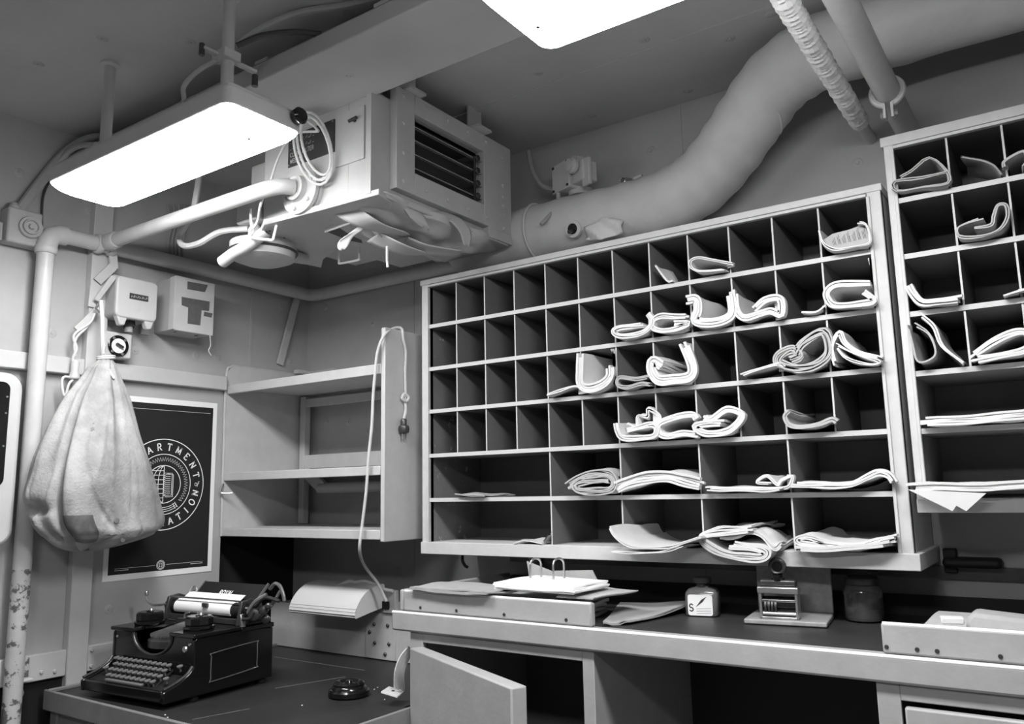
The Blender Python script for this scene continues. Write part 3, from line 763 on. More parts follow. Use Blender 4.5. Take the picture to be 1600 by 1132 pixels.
# big lagged duct
r = thing('air_duct', 'fat lagged air duct snaking up over the wide mail case', 'duct', (1.6, -.12, 2.05))
dp = smooth([(.95, -.104, 2.175), (1.20, -.106, 2.160), (1.42, -.115, 2.158), (1.62, -.115, 2.155), (1.76, -.118, 2.162), (1.88, -.125, 2.195), (1.98, -.145, 2.262), (2.07, -.18, 2.335), (2.16, -.22, 2.396), (2.27, -.25, 2.422), (2.42, -.26, 2.426), (2.8, -.262, 2.428), (4.78, -.262, 2.43)], 8)
rr = [.098 + .002 * math.sin(i * 1.3) for i in range(len(dp))]
MB().tube(dp, rr, 32).build('lagging', 'duct', r, angle=60)
for c_, d in (((2.10, -.19, 2.357), (.09, .04, .061)), ((1.30, -.117, 2.159), (1, 0, 0))):
    u, w = frame_of(Vector(d))
    MB().tube([Vector(c_) + (u * math.cos(a) + w * math.sin(a)) * .0995 for a in [2 * math.pi * i / 32 for i in range(32)]], .004, 6, closed=True).build('lagging_seam', 'duct', r)
st = PY(896, 358, -.205)
MB().lathe([(.03, -.004), (.028, .006), (.018, .008), (.016, .0)], st, (0, -1, -.2), 18).build('port_ring', 'duct', r)
MB().lathe([(.02, -.01), (.02, .0065), (0, .0066)], st, (0, -1, -.2), 14).build('port_hole', 'void', r)
MB().lathe([(.007, 0), (.007, .03), (0, .03)], st + Vector((0, 0, -.006)), (0, -1, -.4), 10).build('port_stub', 'dark_metal', r)
pp = PY(948, 362, -.19)
MB().grid(lambda u, v: pp + Vector(((u - .5) * .13, -.018 - .012 * math.cos((u - .5) * 3) + .010 * math.sin(9 * u + 5 * v), (v - .5) * .075 * (1 - abs(u - .5)))), 10, 8).build('loose_lagging', 'paper', r, solid=.004)
tv = PY(977, 284, -.13)
tvo = MB().tube([tv + Vector((.012, .02, -.03)), tv + Vector((.012, .02, .008))], .013, 12).build('test_valve', 'pipe', r)
MB().lathe([(.012, 0), (.012, .03), (.009, .032), (.009, .022), (.004, .022), (.004, .032), (0, .032)], tv + Vector((.012, .015, .0)), (-.5, -1, 0), 12).build('nozzle', 'nickel', tvo)
MB().tube([tv + Vector((.02, .02, .01)), tv + Vector((.05, .02, .016))], .006, 8).build('lever', 'pipe', tvo)

# electric box on the duct
r = thing('junction_box', 'grey cast junction box on a collar on top of the air duct', 'junction box', (1.43, -.14, 2.25))
jb = PY(886, 275, -.16)
MB().lathe([(.040, 0), (.042, .02), (.034, .028), (.034, .05)], (jb.x + .03, -.125, jb.z - .068), (0, 0, 1), 20).build('collar', 'ac', r)
ex = Vector((.92, -.38, 0)).normalized(); ey = Vector((.38, .92, 0)).normalized()
MB().obox(jb + Vector((.0, .01, -.008)), ex * .044, ey * .028, Vector((0, 0, .046))).build('body', 'ac', r, bevel=.006)
cv = MB().obox(jb + Vector((-.0, -.0, -.008)) - ey * .024, ex * .046, ey * .004, Vector((0, 0, .048))).build('cover', 'ac', r, bevel=.002)
for sx in (-1, 1):
    for sz in (-1, 1): MB().lathe([(0, .003), (.005, .003), (.005, 0)], jb + Vector((0, 0, -.008)) - ey * .028 + ex * .038 * sx + Vector((0, 0, .04 * sz)), -ey, 8).build('cover_screw', 'dark_metal', cv)
MB().obox(jb + ex * .075 + Vector((0, .02, -.01)), ex * .034, ey * .03, Vector((0, 0, .035))).build('side_body', 'ac', r, bevel=.006)
MB().lathe([(.026, 0), (.026, .012), (.02, .016), (.02, .024), (0, .026)], jb + ex * .062 - ey * .018 + Vector((0, .0, .008)), -ey, 16).build('plug_cap', 'ac', r)
for k in range(3): MB().obox(jb + ex * (.055 + .010 * k) + ey * .015 + Vector((0, 0, .035 - .004 * k)), ex * .003, ey * .03, Vector((0, 0, .012))).build('fin', 'ac', r)
MB().obox(jb + ex * .105 + Vector((0, .0, -.022)), ex * .018, ey * .006, Vector((0, 0, .045))).build('lug_plate', 'ac', r, bevel=.002)
MB().lathe([(.011, 0), (.016, .004), (.016, .018), (.010, .024), (.008, .036)], jb - ex * .044 + Vector((0, 0, -.022)), -ex, 12).build('gland', 'ac', r)
g = jb - ex * .08 + Vector((0, 0, -.022))
MB().tube(smooth([g, g + Vector((-.05, .01, .03)), g + Vector((-.10, .03, .10)), g + Vector((-.13, .05, .19))], 6), .008, 8).build('cable', 'cable', r)
k = jb + Vector((-.03, -.01, -.055))
MB().tube(smooth([k, k + Vector((.002, -.01, -.05)), k + Vector((-.01, -.045, -.09)), k + Vector((-.03, -.065, -.12))], 6), .007, 8).build('drop_cable', 'cable', r)

# two pipes crossing under the duct
def ypipe(x, y0, y1, z, rad): return MB().tube([(x, y0, z), (x, y1, z)], rad, 20)
r = thing('overhead_pipe', 'plain grey overhead pipe with a split clamp, crossing the duct', 'pipe', (2.447, -1.5, 2.25))
MB().tube([(2.452, -3.5, 2.25), (2.444, -.002, 2.25)], .030, 20).build('tube', 'pipe', r)
cy = -.285
MB().tube([(2.4435 + .036 * math.cos(a), cy, 2.25 + .036 * math.sin(a)) for a in [-math.pi / 2 + .25 + (2 * math.pi - .5) * i / 24 for i in range(25)]], .0075, 8).build('clamp_ring', 'pipe', r)
for s in (-1, 1):
    MB().box(2.4435 + s * .009 - .003, 2.4435 + s * .009 + .003, cy - .012, cy + .012, 2.178, 2.216).build('clamp_lug', 'pipe', r)
    MB().lathe([(.008, 0), (.008, .008)], (2.4435 + s * .012, cy, 2.19), (s, 0, 0), 6).build('clamp_nut', 'nickel', r)
MB().tube([(2.4435, cy, 2.286), (2.4435, cy, 2.33)], .006, 8).build('clamp_rod', 'pipe', r)
r = thing('lagged_pipe', 'thin overhead pipe spirally wrapped in pale tape, left of the plain pipe', 'pipe', (2.36, -1.5, 2.25))
MB().tube([(2.375, -3.5, 2.25), (2.348, -.002, 2.252)], .016, 16).build('tube', 'pipe', r)
w = []; wr = []
n = 520
for i in range(n):
    t = i / (n - 1); y = -1.4 + (1.4 - .14) * t
    w.append((2.3745 + (-.0265) * ((y + 3.5) / 3.5) + .0012 * math.sin(i * .31), y, 2.25 + .0012 * math.cos(i * .23)))
    wr.append(.0175 + .0080 * (((i + 2.5 * math.sin(i * .07)) / 7.0) % 1.0))
MB().tube(w, wr, 14).build('tape_wrap', 'paper', r, angle=14)

# cables on the ceiling and the upper left wall
def cable(name, label, pts, rad, m='cable', n=8):
    return tag(MB().tube(smooth(pts, 8), rad, 8).build(name, m), label, 'cable')
cable('cable', 'pale cable running from the lamp rod over the ceiling beam', [(1.115, -1.22, 2.40), (1.15, -1.16, 2.47), (1.22, -1.10, 2.515), (1.34, -1.04, 2.522), (1.5, -1.0, 2.522)], .009)
cable('cable', 'dark cable looping beside the lamp rod onto the beam', [(1.12, -1.22, 2.40), (1.15, -1.17, 2.44), (1.20, -1.11, 2.462), (1.25, -1.06, 2.462)], .008, 'cable_dark')
cA = PX(20, 338, .03); cB = PX(75, 265, .02); cC = PX(108, 232, .04); cD = PX(140, 215, .10)
cable('cable', 'upper of two cables curving up the left wall to the ceiling lamp', [cA, cB, cC, cD, PX(178, 213, .2)], .011)
cable('cable', 'lower of two cables curving up the left wall to the ceiling lamp', [PX(30, 335, .03), PX(82, 268, .02), PX(105, 240, .05), PX(125, 228, .12), PX(150, 226, .25)], .009)
cable('cable', 'thin dark wire dropping down the left wall behind the round alarm', [PX(78, 280, .01), PX(67, 310, .01), PX(65, 360, .01)], .004, 'cable_dark')
r = thing('cable_bundle', 'short bundle of cables on the left wall above the pipe', 'cable', PX(278, 395, .0))
for k in range(5):
    MB().tube(smooth([PX(262 + 6 * k, 398 + 2 * k, .006), PX(263 + 6 * k, 375, .008), PX(268 + 6 * k, 350, .008), PX(262 + 9 * k, 320, .008)], 5), .0055, 6).build('cable', 'cable', r)

# round alarm at the far left
r = thing('alarm_box', 'square grey box with a round ringed knob at the far left above the pipe', 'alarm', PX(42, 355, .0))
p0 = PX(42, 356, .06)
MB().box(0, .055, p0.y - .055, p0.y + .05, p0.z - .055, p0.z + .06).build('box', 'wall', r, bevel=.006)
MB().lathe([(.034, 0), (.036, .006), (.034, .012), (.026, .010), (.024, .018), (.020, .019), (.018, .012), (.010, .012), (.007, .02), (0, .021)], (.055, p0.y + .012, p0.z + .004), (1, -.1, 0), 24).build('knob', 'wall', r)
MB().lathe([(.014, 0), (.016, .008), (.010, .02)], (.03, p0.y - .03, p0.z + .06), (0, 0, 1), 12).build('gland', 'wall', r)
MB().box(0, .03, p0.y - .10, p0.y - .055, p0.z - .05, p0.z + .01).build('bracket', 'wall', r, bevel=.004)

# ================================================================== PAPERS IN THE CASES
LZ = [1.988, 1.855, 1.707, 1.562, 1.414, 1.268, 1.126]
RZ = [2.095, 1.968, 1.828, 1.687, 1.5445, 1.410, 1.250]
CR = {'A': (840, 420, .19431), 'B': (940, 280, .30038), 'C': (860, 620, .22972), 'D': (1080, 620, .23857), 'E': (1100, 320, .26502),
      'L': (640, 560, .30040), 'R': (1360, 150, .32698), 'S': (1360, 460, .38898)}
def fold(label, crop, pts, row, t=.010, layers=3, out=.035, deep=.20, m='paper', name='newspaper', cat='newspaper', sm=5, case='L', jit=.0025, cell=None, rest=True):
    """folded paper: its front outline as a centre line, several leaves thick, running back into its compartment"""
    ox, oy, sc = CR[crop]
    if t >= .009: t *= 1.35
    yf = YC - out
    P = [PY(ox + a * sc, oy + b * sc, yf) for a, b in pts]
    P2 = [Vector((p.x, p.z)) for p in P]
    Z = LZ if case == 'L' else RZ
    zs = Z[row]
    if case == 'L':
        ed = [.952] + (full if row <= 4 else wide) + [2.3757]
    else:
        ed = [2.446] + (rx if row <= 4 else []) + [3.015]
    cx = sum(p.x for p in P2) / len(P2) if cell is None else cell
    lo = max([e for e in ed if e <= cx], default=ed[0]) + .0045; hi = min([e for e in ed if e > cx], default=ed[-1]) - .0045
    ztop = Z[row - 1] - .0125 - .003
    cl = smooth(P2, sm) if sm else P2
    low = min(p.y for p in cl) - t / 2
    if rest and low < zs + .0008:      # let the lowest leaf rest on the shelf
        cl = [Vector((p.x, p.y + (zs + .0008 - low))) for p in cl]
    rg = random.Random(hash(label) % 9973 if False else sum(map(ord, label)))
    ys = [yf, yf + out * .45, YC - .013, YC + .001, YC + .02, YC + .06, YC + deep * .6, YC + deep]
    mb = MB()
    lt = t / layers
    for k in range(layers):
        off = (k - (layers - 1) / 2) * lt
        a = rg.randint(0, 1) if len(cl) > 12 else 0
        b = len(cl) - (rg.randint(0, 1) if len(cl) > 12 else 0)
        c2 = cl[a:b]
        nn = []
        for i in range(len(c2)):
            d = c2[min(i + 1, len(c2) - 1)] - c2[max(i - 1, 0)]
            d = d.normalized() if d.length > 1e-9 else Vector((1, 0))
            nn.append(c2[i] + Vector((-d.y, d.x)) * off)
        ph = rg.random() * 6; dy = (rg.random() - .5) * .006
        def fn(x, z, y, j):
            s = min(1, max(0, (y - yf) / (out + deep)))
            x += jit * math.sin(ph + x * 70 + s * 5) * (1 if j else .4); z += jit * math.sin(ph * 2 + x * 50 + s * 7) * (1 if j else .4)
            z += .010 * s * s * (1 if z > zs + .03 else 0) * math.sin(ph)
            if rest or y > YC - .015: z = max(z, zs + .0006)
            if y > YC - .015:
                x = min(max(x, lo), hi); z = min(z, ztop)
            return (x, y + dy, z)
        mb.sheet(nn, lt * .93, fn, ys)
    o = mb.build(name, m, angle=50)
    return tag(o, label, cat)
G = 'mail left in the pigeonholes'
# top row
fold('small white card leaning in the top row left of the looped paper', 'B', [(282, 452), (310, 488), (345, 530), (370, 528)], 1, .006, 1, .012, .10, name='card', cat='card')
fold('flattened loop of white paper alone in the top row', 'B', [(688, 465), (640, 455), (570, 438), (505, 428), (465, 445), (462, 475), (495, 496), (560, 496), (640, 492)], 1, .007, 2)
leaf = fold('curled printed leaflet in the last compartment of the top row', 'B', [(1132, 275), (1150, 335), (1185, 365), (1230, 375), (1310, 362), (1392, 345), (1398, 300), (1375, 245), (1335, 235)], 1, .006, 2)
lq = [PY(940 + a * .30038, 280 + b * .30038, YC - .018) for a, b in ((1152, 318), (1200, 285), (1290, 262), (1340, 243), (1376, 258), (1388, 335), (1300, 352), (1225, 362), (1180, 350))]
lo_ = MB().prism([(p.x, p.z) for p in lq], lambda a, b, t: (a, t, b), YC - .018, YC - .016).build('printed_leaf', 'news', leaf)
lt_ = MB()
for i in range(7):
    for k in range(3):
        p = PY(940 + (1208 + 26 * i + 6 * k) * .30038, 280 + (346 - 6 * i - k) * .30038, YC - .0186)
        stroke(lt_, [(p.x, p.z), (p.x - .003, p.z + .012 + .004 * ((i * 2 + k) % 4) + .0012 * i)], .0014, lambda a, b: (a, YC - .0186, b))
lt_.build('print', 'print', lo_)
# second row
fold('white paper rolled flat, leftmost of the second row', 'A', [(850, 462), (760, 470), (660, 482), (612, 512), (650, 545), (740, 545), (830, 528), (890, 490), (920, 430), (885, 372)], 2, .012, 3)
fold('soft white rolled paper second in the second row', 'A', [(1215, 395), (1100, 398), (990, 395), (925, 435), (930, 490), (1000, 512), (1110, 498), (1215, 450), (1060, 455)], 2, .012, 3)
fold('torn white newspaper bent into a U in the second row', 'B', [(435, 640), (490, 635), (500, 690), (485, 745), (560, 755), (640, 740), (680, 700), (668, 590)], 2, .020, 4)
fold('creased white newspaper with a ragged top beside the U-bent one', 'B', [(690, 600), (700, 680), (740, 722), (830, 700), (880, 690), (930, 705), (925, 625), (850, 632), (790, 680)], 2, .014, 3)
fold('thin white card lying left of the printed roll in the second row', 'B', [(1040, 694), (1115, 690), (1165, 652)], 2, .006, 2, .02, .12, name='card', cat='card', cell=2.19)
fold('thick printed newspaper roll in the last compartment of the second row', 'B', [(1420, 545), (1310, 548), (1215, 552), (1170, 590), (1180, 635), (1220, 660), (1330, 655), (1415, 635), (1350, 580)], 2, .012, 3)
fold('narrow white strip standing upright at the right of the second row', 'B', [(1392, 412), (1408, 470), (1422, 540)], 2, .008, 2, .012, .12, name='paper_strip', cat='paper', cell=2.36)
# third row
fold('pointed white envelope lying left of the U-shaped newspaper in the third row', 'A', [(55, 1020), (150, 990), (300, 945), (380, 985)], 3, .008, 2, .035, .1, name='envelope', cat='envelope', cell=1.50)
fold('thick white newspaper standing as an open U in the third row', 'A', [(345, 705), (340, 840), (345, 950), (410, 985), (510, 955), (580, 890), (585, 800)], 3, .020, 4)
fold('tall white sheet standing behind the open U newspaper', 'A', [(595, 655), (640, 760), (650, 930)], 3, .006, 2, .01, .14, name='paper_sheet', cat='paper', cell=1.60)
fold('flat brown folded papers between two bent newspapers in the third row', 'A', [(900, 870), (800, 885), (660, 878), (645, 940), (720, 955), (830, 925), (905, 935)], 3, .009, 3, m='brown')
fold('big white newspaper bent into an L with a tall back in the third row', 'A', [(1000, 800), (925, 760), (918, 840), (975, 915), (1090, 910), (1220, 885), (1245, 800), (1170, 610)], 3, .022, 4)
fold('pointed white envelope lying left of the grey roll in the third row', 'B', [(722, 1022), (800, 995), (920, 962), (960, 985)], 3, .008, 2, .035, .1, name='envelope', cat='envelope', cell=2.10)
fold('fat grey newspaper roll with crinkled leaves in the third row', 'B', [(1010, 905), (1050, 850), (1150, 800), (1180, 900), (1120, 965), (1020, 985), (925, 960), (925, 920), (990, 885), (1030, 920), (975, 945)], 3, .017, 5, m='news', jit=.005)
fold('white leaflet folded to a ridge at the right end of the third row', 'B', [(1215, 965), (1195, 870), (1235, 795), (1265, 850), (1340, 905), (1455, 935)], 3, .009, 3)
fold('open folded leaves lying under the ridge at the right of the third row', 'B', [(1215, 860), (1300, 905), (1440, 950), (1395, 965), (1270, 935), (1215, 870)], 3, .006, 2, .045)
# fourth row
fold('white newspaper with a tall torn corner, left of three in the fourth row', 'C', [(445, 170), (455, 230), (490, 280), (600, 282), (700, 268), (720, 220), (690, 190), (600, 210), (520, 230)], 4, .012, 3)
fold('crumpled white leaves on top of the left newspaper of the fourth row', 'C', [(510, 180), (580, 200), (590, 130), (660, 135), (668, 85), (740, 130), (730, 190), (640, 190)], 4, .008, 2, .025, .12, jit=.005)
fold('middle white folded newspaper of the three in the fourth row', 'C', [(990, 150), (960, 120), (850, 140), (740, 180), (735, 240), (790, 270), (900, 250), (1000, 255)], 4, .013, 3)
fold('white newspaper with an oval hollow, right of three in the fourth row', 'C', [(1040, 140), (1090, 165), (1200, 95), (1300, 130), (1240, 220), (1160, 255), (1050, 255), (980, 210), (1060, 190), (1180, 190)], 4, .014, 3)
fold('pale open pouch lying near the right end of the fourth row', 'D', [(640, 95), (612, 130), (640, 185), (715, 200), (830, 180), (920, 150), (962, 172)], 4, .009, 2, m='news')
# fifth row
fold('thin paper lying flat in the empty wide compartment of the fifth row', 'L', [(235, 708), (300, 712), (390, 717)], 5, .006, 2, .02, .15, m='news', name='paper_sheet', cat='paper')
fold('grey rolled newspaper at the left of the fifth row', 'C', [(115, 650), (200, 595), (300, 560), (400, 570), (440, 620), (400, 680), (200, 680), (180, 630), (330, 605), (400, 605)], 5, .016, 5, m='news', jit=.004)
fold('long white paper arched like a wave in the fifth row', 'C', [(430, 665), (530, 620), (650, 590), (790, 580), (900, 605), (1045, 640)], 5, .025, 5)
fold('white folded paper with a curled end in the middle of the fifth row', 'D', [(90, 602), (250, 600), (430, 605), (560, 600), (640, 585), (660, 520), (590, 545), (560, 575), (490, 520), (430, 565), (520, 570)], 5, .008, 2)
fold('flat white leaves under the curled paper of the fifth row', 'D', [(100, 610), (280, 612), (460, 618), (600, 600)], 5, .008, 2, .045)
fold('white folded paper rising in a hump at the right of the fifth row', 'D', [(655, 575), (850, 582), (1040, 575), (1150, 530), (1225, 500), (1290, 515), (1330, 565)], 5, .012, 3)
# bottom row
fold('white scrap lying in the wide bottom left compartment', 'L', [(540, 962), (590, 952), (690, 962)], 6, .005, 1, .012, .1, name='paper_scrap', cat='paper')
fold('small dark paper leaning on the first divider of the bottom row', 'L', [(700, 958), (755, 920)], 6, .005, 1, .005, .12, m='brown', name='paper_scrap', cat='paper', sm=0, cell=1.40)
fold('big creased envelope with a turned-up end in the bottom row', 'C', [(402, 885), (440, 950), (520, 1010), (620, 1030), (800, 1025), (920, 990), (1025, 955)], 6, .008, 2, .10, .2, name='envelope', cat='envelope', m='paper')
fold('white sheet sticking out under the creased envelope in the bottom row', 'C', [(412, 1058), (560, 1064), (760, 1058), (900, 1015)], 6, .005, 2, .10, .05, rest=False, name='paper_sheet', cat='paper')
fold('crumpled bundle of newspapers drooping over the bottom board', 'D', [(400, 870), (230, 880), (80, 910), (85, 960), (180, 1020), (330, 1050), (460, 1060), (490, 1020), (400, 990), (250, 970)], 6, .016, 4, .06, rest=False, jit=.004)
fold('loose white leaves on top of the crumpled bundle in the bottom row', 'D', [(170, 930), (280, 910), (390, 890), (470, 920), (540, 1000), (590, 965)], 6, .010, 3, .05, .14, jit=.005)
fold('flat stack of white folded papers at the right end of the bottom row', 'D', [(1350, 915), (1240, 945), (1100, 975), (900, 960), (760, 920), (690, 935), (720, 960), (880, 975), (1090, 995), (1340, 950)], 6, .010, 3, .045)
fold('lower white leaves of the stack at the right end of the bottom row', 'D', [(680, 1000), (850, 1000), (1060, 990), (1300, 960)], 6, .010, 2, .05, rest=False)
# right-hand case
fold('white envelope folded to a tent in the top left hole of the right case', 'R', [(115, 418), (200, 375), (285, 315), (365, 378), (370, 435), (250, 455), (128, 470), (118, 425), (250, 410), (365, 382)], 1, .006, 2, .03, .15, case='R', name='envelope', cat='envelope', sm=3, m='news')
fold('dark curved card standing in the second top hole of the right case', 'R', [(438, 290), (520, 305), (590, 335), (632, 380)], 1, .005, 1, .008, .12, case='R', name='card', cat='card', m='brown', cell=2.60)
fold('pale paper at the right edge of the top row of the right case', 'R', [(640, 375), (645, 345), (735, 300), (760, 340), (735, 375)], 1, .007, 2, case='R', name='paper_sheet', cat='paper', m='news', cell=2.70)
fold('newspaper looped like a bow in the second row of the right case', 'R', [(540, 600), (450, 630), (415, 655), (430, 690), (520, 690), (610, 660), (655, 600), (650, 540), (610, 540), (590, 590), (575, 635), (480, 650)], 2, .007, 2, case='R', m='news')
fold('white magazine curving up at its left end in the third row of the right case', 'R', [(175, 915), (205, 965), (250, 1005), (330, 1000), (440, 985)], 3, .013, 3, case='R', name='magazine', cat='magazine')
fold('thin leaves lying at the right edge of the third row of the right case', 'R', [(640, 970), (690, 955), (760, 935)], 3, .006, 2, case='R', name='paper_sheet', cat='paper', cell=2.61)
fold('grey paper cone in the fourth row of the right case', 'S', [(150, 125), (170, 200), (190, 270), (240, 262), (262, 230), (235, 160), (175, 120)], 4, .006, 2, case='R', m='news', name='paper_sheet', cat='paper')
fold('tall white sheet leaning beside the grey paper cone', 'S', [(200, 90), (255, 140), (290, 220), (375, 290)], 4, .008, 2, .03, .14, case='R', name='paper_sheet', cat='paper', cell=2.50)
fold('thick white folded newspaper in the fourth row of the right case', 'S', [(400, 275), (500, 210), (590, 172), (640, 185), (630, 240), (540, 265), (405, 288)], 4, .012, 3, case='R', cell=2.6)
fold('flat white newspapers along the fifth row of the right case', 'S', [(205, 555), (330, 548), (470, 540), (617, 525), (700, 515)], 5, .016, 4, .05, case='R')
fold('dark rumpled paper on the white newspapers of the right case', 'S', [(275, 528), (390, 525), (480, 492), (505, 508), (430, 525)], 5, .005, 1, .03, .15, case='R', m='brown', name='paper_sheet', cat='paper')
fold('large white folded newspaper hanging over the bottom board of the right case', 'S', [(145, 775), (330, 772), (470, 775), (560, 768), (680, 755)], 6, .014, 3, .07, case='R')
# the hanging corner of that newspaper is a sheet of its own
q = [PY(1360 + a * .38898, 460 + b * .38898, YC - .075) for a, b in ((150, 785), (465, 800), (385, 872), (345, 850), (330, 872))]
mb = MB(); k = len(q)
mb.add([tuple(p) for p in q] + [(p.x, p.y + .003, p.z) for p in q], [(0, 1, 2, 3), (0, 3, 4), (5, 8, 7, 6), (5, 9, 8)] + [(i, 5 + i, 5 + (i + 1) % 5, (i + 1) % 5) for i in range(5)])
tag(mb.build('paper_sheet', 'paper'), 'pointed corner of white paper hanging below the bottom board of the right case', 'paper')

# ================================================================== POSTER
r = thing('poster', 'black poster with a white border and round white seal on the left wall', 'poster', (.003, -.66, 1.01))
py0, py1, pz0, pz1 = -.868, -.447, 1.010, 1.646
MB().box(.001, .0025, py0, py1, pz0, pz1).build('sheet', 'poster_white', r)
MB().box(.0025, .003, py0 + .018, py1 - .018, pz0 + .02, pz1 - .02).build('printed_field', 'poster_black', r)
ec = Vector((-.6605, 1.335)); XP = .0034
PF = lambda a, b: (XP, ec.x + a, ec.y + b)
em = MB()
def circ(mb, rad, w, fn, a0=0, a1=360, n=96): stroke(mb, arc(0, 0, rad, rad, a0, a1, n), w, fn, closed=False)
R0 = .163
circ(em, R0, .0030, PF); circ(em, R0 * .665, .0026, PF); circ(em, R0 * .415, .0026, PF)
# saw-tooth ring, open at the lower right where the ribbon sits
saw = []
for i in range(0, 85):
    a = -42 + 254 * i / 84
    rr_ = R0 * (.60 if i % 2 else .515)
    saw.append((rr_ * math.cos(math.radians(a)), rr_ * math.sin(math.radians(a))))
stroke(em, saw, .0022, PF)
# ribbon along the lower ring with its end plate
for q in (.60, .555, .51): circ(em, R0 * q, .0020, PF, 225, 305, 30)
for a in (300, 306): stroke(em, [(R0 * .49 * math.cos(math.radians(a)), R0 * .49 * math.sin(math.radians(a))), (R0 * .62 * math.cos(math.radians(a)), R0 * .62 * math.sin(math.radians(a)))], .0024, PF)
# half globe on the left, half open book on the right
G0 = R0 * .40
stroke(em, [(0, -G0), (0, G0)], .0026, PF)
for q in (.33, .66): stroke(em, arc(0, 0, G0 * q, G0, 90, 270, 24), .0022, PF)
for z in (-.75, -.5, -.25, 0, .25, .5, .75): stroke(em, [(-G0 * math.sqrt(1 - z * z), G0 * z), (0, G0 * z)], .0020, PF)
bw, bh = G0 * .5, G0 * .62
for d in (0, .005): stroke(em, [(.002 + d, bh), (bw + d, bh - d), (bw + d, -bh - d), (.002 + d, -bh - d)], .0020, PF)
for i in range(11):
    z = bh * .86 - i * bh * .172; stroke(em, [(.001, z - .005), (.009, z), (bw * .82, z)], .0018, PF)
# ring lettering
def ring_text(mb, s, rad, h, a_mid, step, inward=False):
    n = len(s)
    for i, ch in enumerate(s):
        a = a_mid + (i - (n - 1) / 2) * step * (1 if inward else -1)
        th = math.radians(a); wd = GL[ch][2] * h
        if not inward:
            ux, uy = Vector((math.sin(th), -math.cos(th))), Vector((math.cos(th), math.sin(th)))
            base = Vector((math.cos(th), math.sin(th))) * rad
        else:
            ux, uy = Vector((-math.sin(th), math.cos(th))), Vector((-math.cos(th), -math.sin(th)))
            base = Vector((math.cos(th), math.sin(th))) * (rad + h)
        glyph(mb, ch, h, lambda x, y: PF(*(base + ux * (x - wd / 2) + uy * y)), .17)
ring_text(em, 'DEPARTMENT', R0 * .755, R0 * .15, 91, 17.0)
ring_text(em, 'INFORMATION', R0 * .755, R0 * .15, 269, 15.4, True)
for a in (0, 180):      # small "of" in italics
    th = math.radians(a); cc = Vector((math.cos(th), math.sin(th))) * R0 * .835
    fo = (lambda x, y, cc=cc: PF(cc.x + x, cc.y + y))
    stroke(em, arc(-.004, -.001, .0045, .0055, 0, 360, 14), .0018, fo, False)
    stroke(em, [(.001, -.010), (.004, -.002), (.006, .007), (.009, .010), (.011, .008)], .0018, fo); stroke(em, [(.001, .001), (.009, .002)], .0015, fo)
em.build('seal', 'poster_white', r, angle=180)
fo = MB(); fc2 = Vector((-.657, 1.0495))
PS = lambda a, b: (XP, fc2.x + a, fc2.y + b)
for q in (1.0, .72, .45): circ(fo, .016 * q, .0011, PS, n=32)
for i in range(24):
    a = math.radians(i * 15); stroke(fo, [(.012 * math.cos(a), .012 * math.sin(a)), (.0155 * math.cos(a), .0155 * math.sin(a))], .0011, PS)
stroke(fo, [(-.003, -.006), (-.003, .006)], .0012, PS); stroke(fo, [(.001, -.005), (.004, -.005), (.004, .005), (.001, .005)], .0010, PS)
for a, b in ((-.17, -.022), (.022, .17)): stroke(fo, [(a, 0), (b, 0)], .0009, PS)
stroke(fo, [(-.17, -.006), (-.12, -.006)], .0016, PS); stroke(fo, [(.12, -.006), (.17, -.006)], .0016, PS)
fo.build('footer_print', 'poster_white', r, angle=180)
tl = MB(); stroke(tl, [(py0 + .03, pz1 - .042), (py1 - .03, pz1 - .042)], .0009, lambda a, b: (XP, a, b)); tl.build('header_line', 'poster_white', r)

# ================================================================== SWITCH BOXES ON THE LEFT WALL
r = thing('starter_box', 'pale cast switch box with a dark name strip and lower ears on the left wall', 'switch box', PX(210, 470, 0))
xb = .115
q0 = PX(186, 432, xb); q1 = PX(243, 508, xb)
y0, y1, z0, z1 = q0.y, q1.y, q1.z + .012, q0.z + .0
MB().prism(rrect(y0, y1, z0, z1, .014, 4), lambda a, b, t: (t, a, b), .012, xb - .02).build('body', 'wall', r, bevel=.003)
lid = MB().prism(rrect(y0 - .004, y1 + .004, z0 - .004, z1 + .004, .018, 4), lambda a, b, t: (t, a, b), xb - .02, xb).build('lid', 'frame', r, bevel=.005)
lp_ = PX(217, 465, xb); nm = MB().box(xb, xb + .002, lp_.y - .034, lp_.y + .034, lp_.z - .010, lp_.z + .010).build('name_strip', 'label_dark', r)
tx = MB()
for k in range(12): stroke(tx, [(lp_.y - .028 + k * .005, lp_.z - .004 + .002 * (k % 2)), (lp_.y - .026 + k * .005, lp_.z + .004 - .003 * ((k + 1) % 3))], .0022, lambda a, b: (xb + .0024, a, b))
tx.build('worn_marks', 'frame', nm)
for yy in (y0 + .03, y1 - .03): MB().prism([(-.022, 0), (.022, 0), (.014, .022), (-.014, .022)], lambda a, b, t, yy=yy: (t, yy + a, z1 + b), .012, .05).build('upper_ear', 'frame', r, bevel=.002)
for yy in (y0 + .022, y1 - .022):
    MB().prism([(-.022, .008), (.022, .008), (.010, -.030), (-.006, -.032)], lambda a, b, t, yy=yy: (t, yy + a, z0 + b), xb - .03, xb - .004).build('lower_ear', 'frame', r, bevel=.004)
ym_ = (y0 + y1) / 2
MB().lathe([(.022, 0), (.022, .022), (.016, .024), (.016, .012), (0, .012)], (.05, ym_ + .01, z0), (.25, 0, -1), 6).build('cable_gland', 'dark_metal', r)
MB().lathe([(.014, 0), (.014, .06)], (.05, ym_ + .01, z0 + .02), (0, 0, -1), 12).build('gland_neck', 'wall', r)
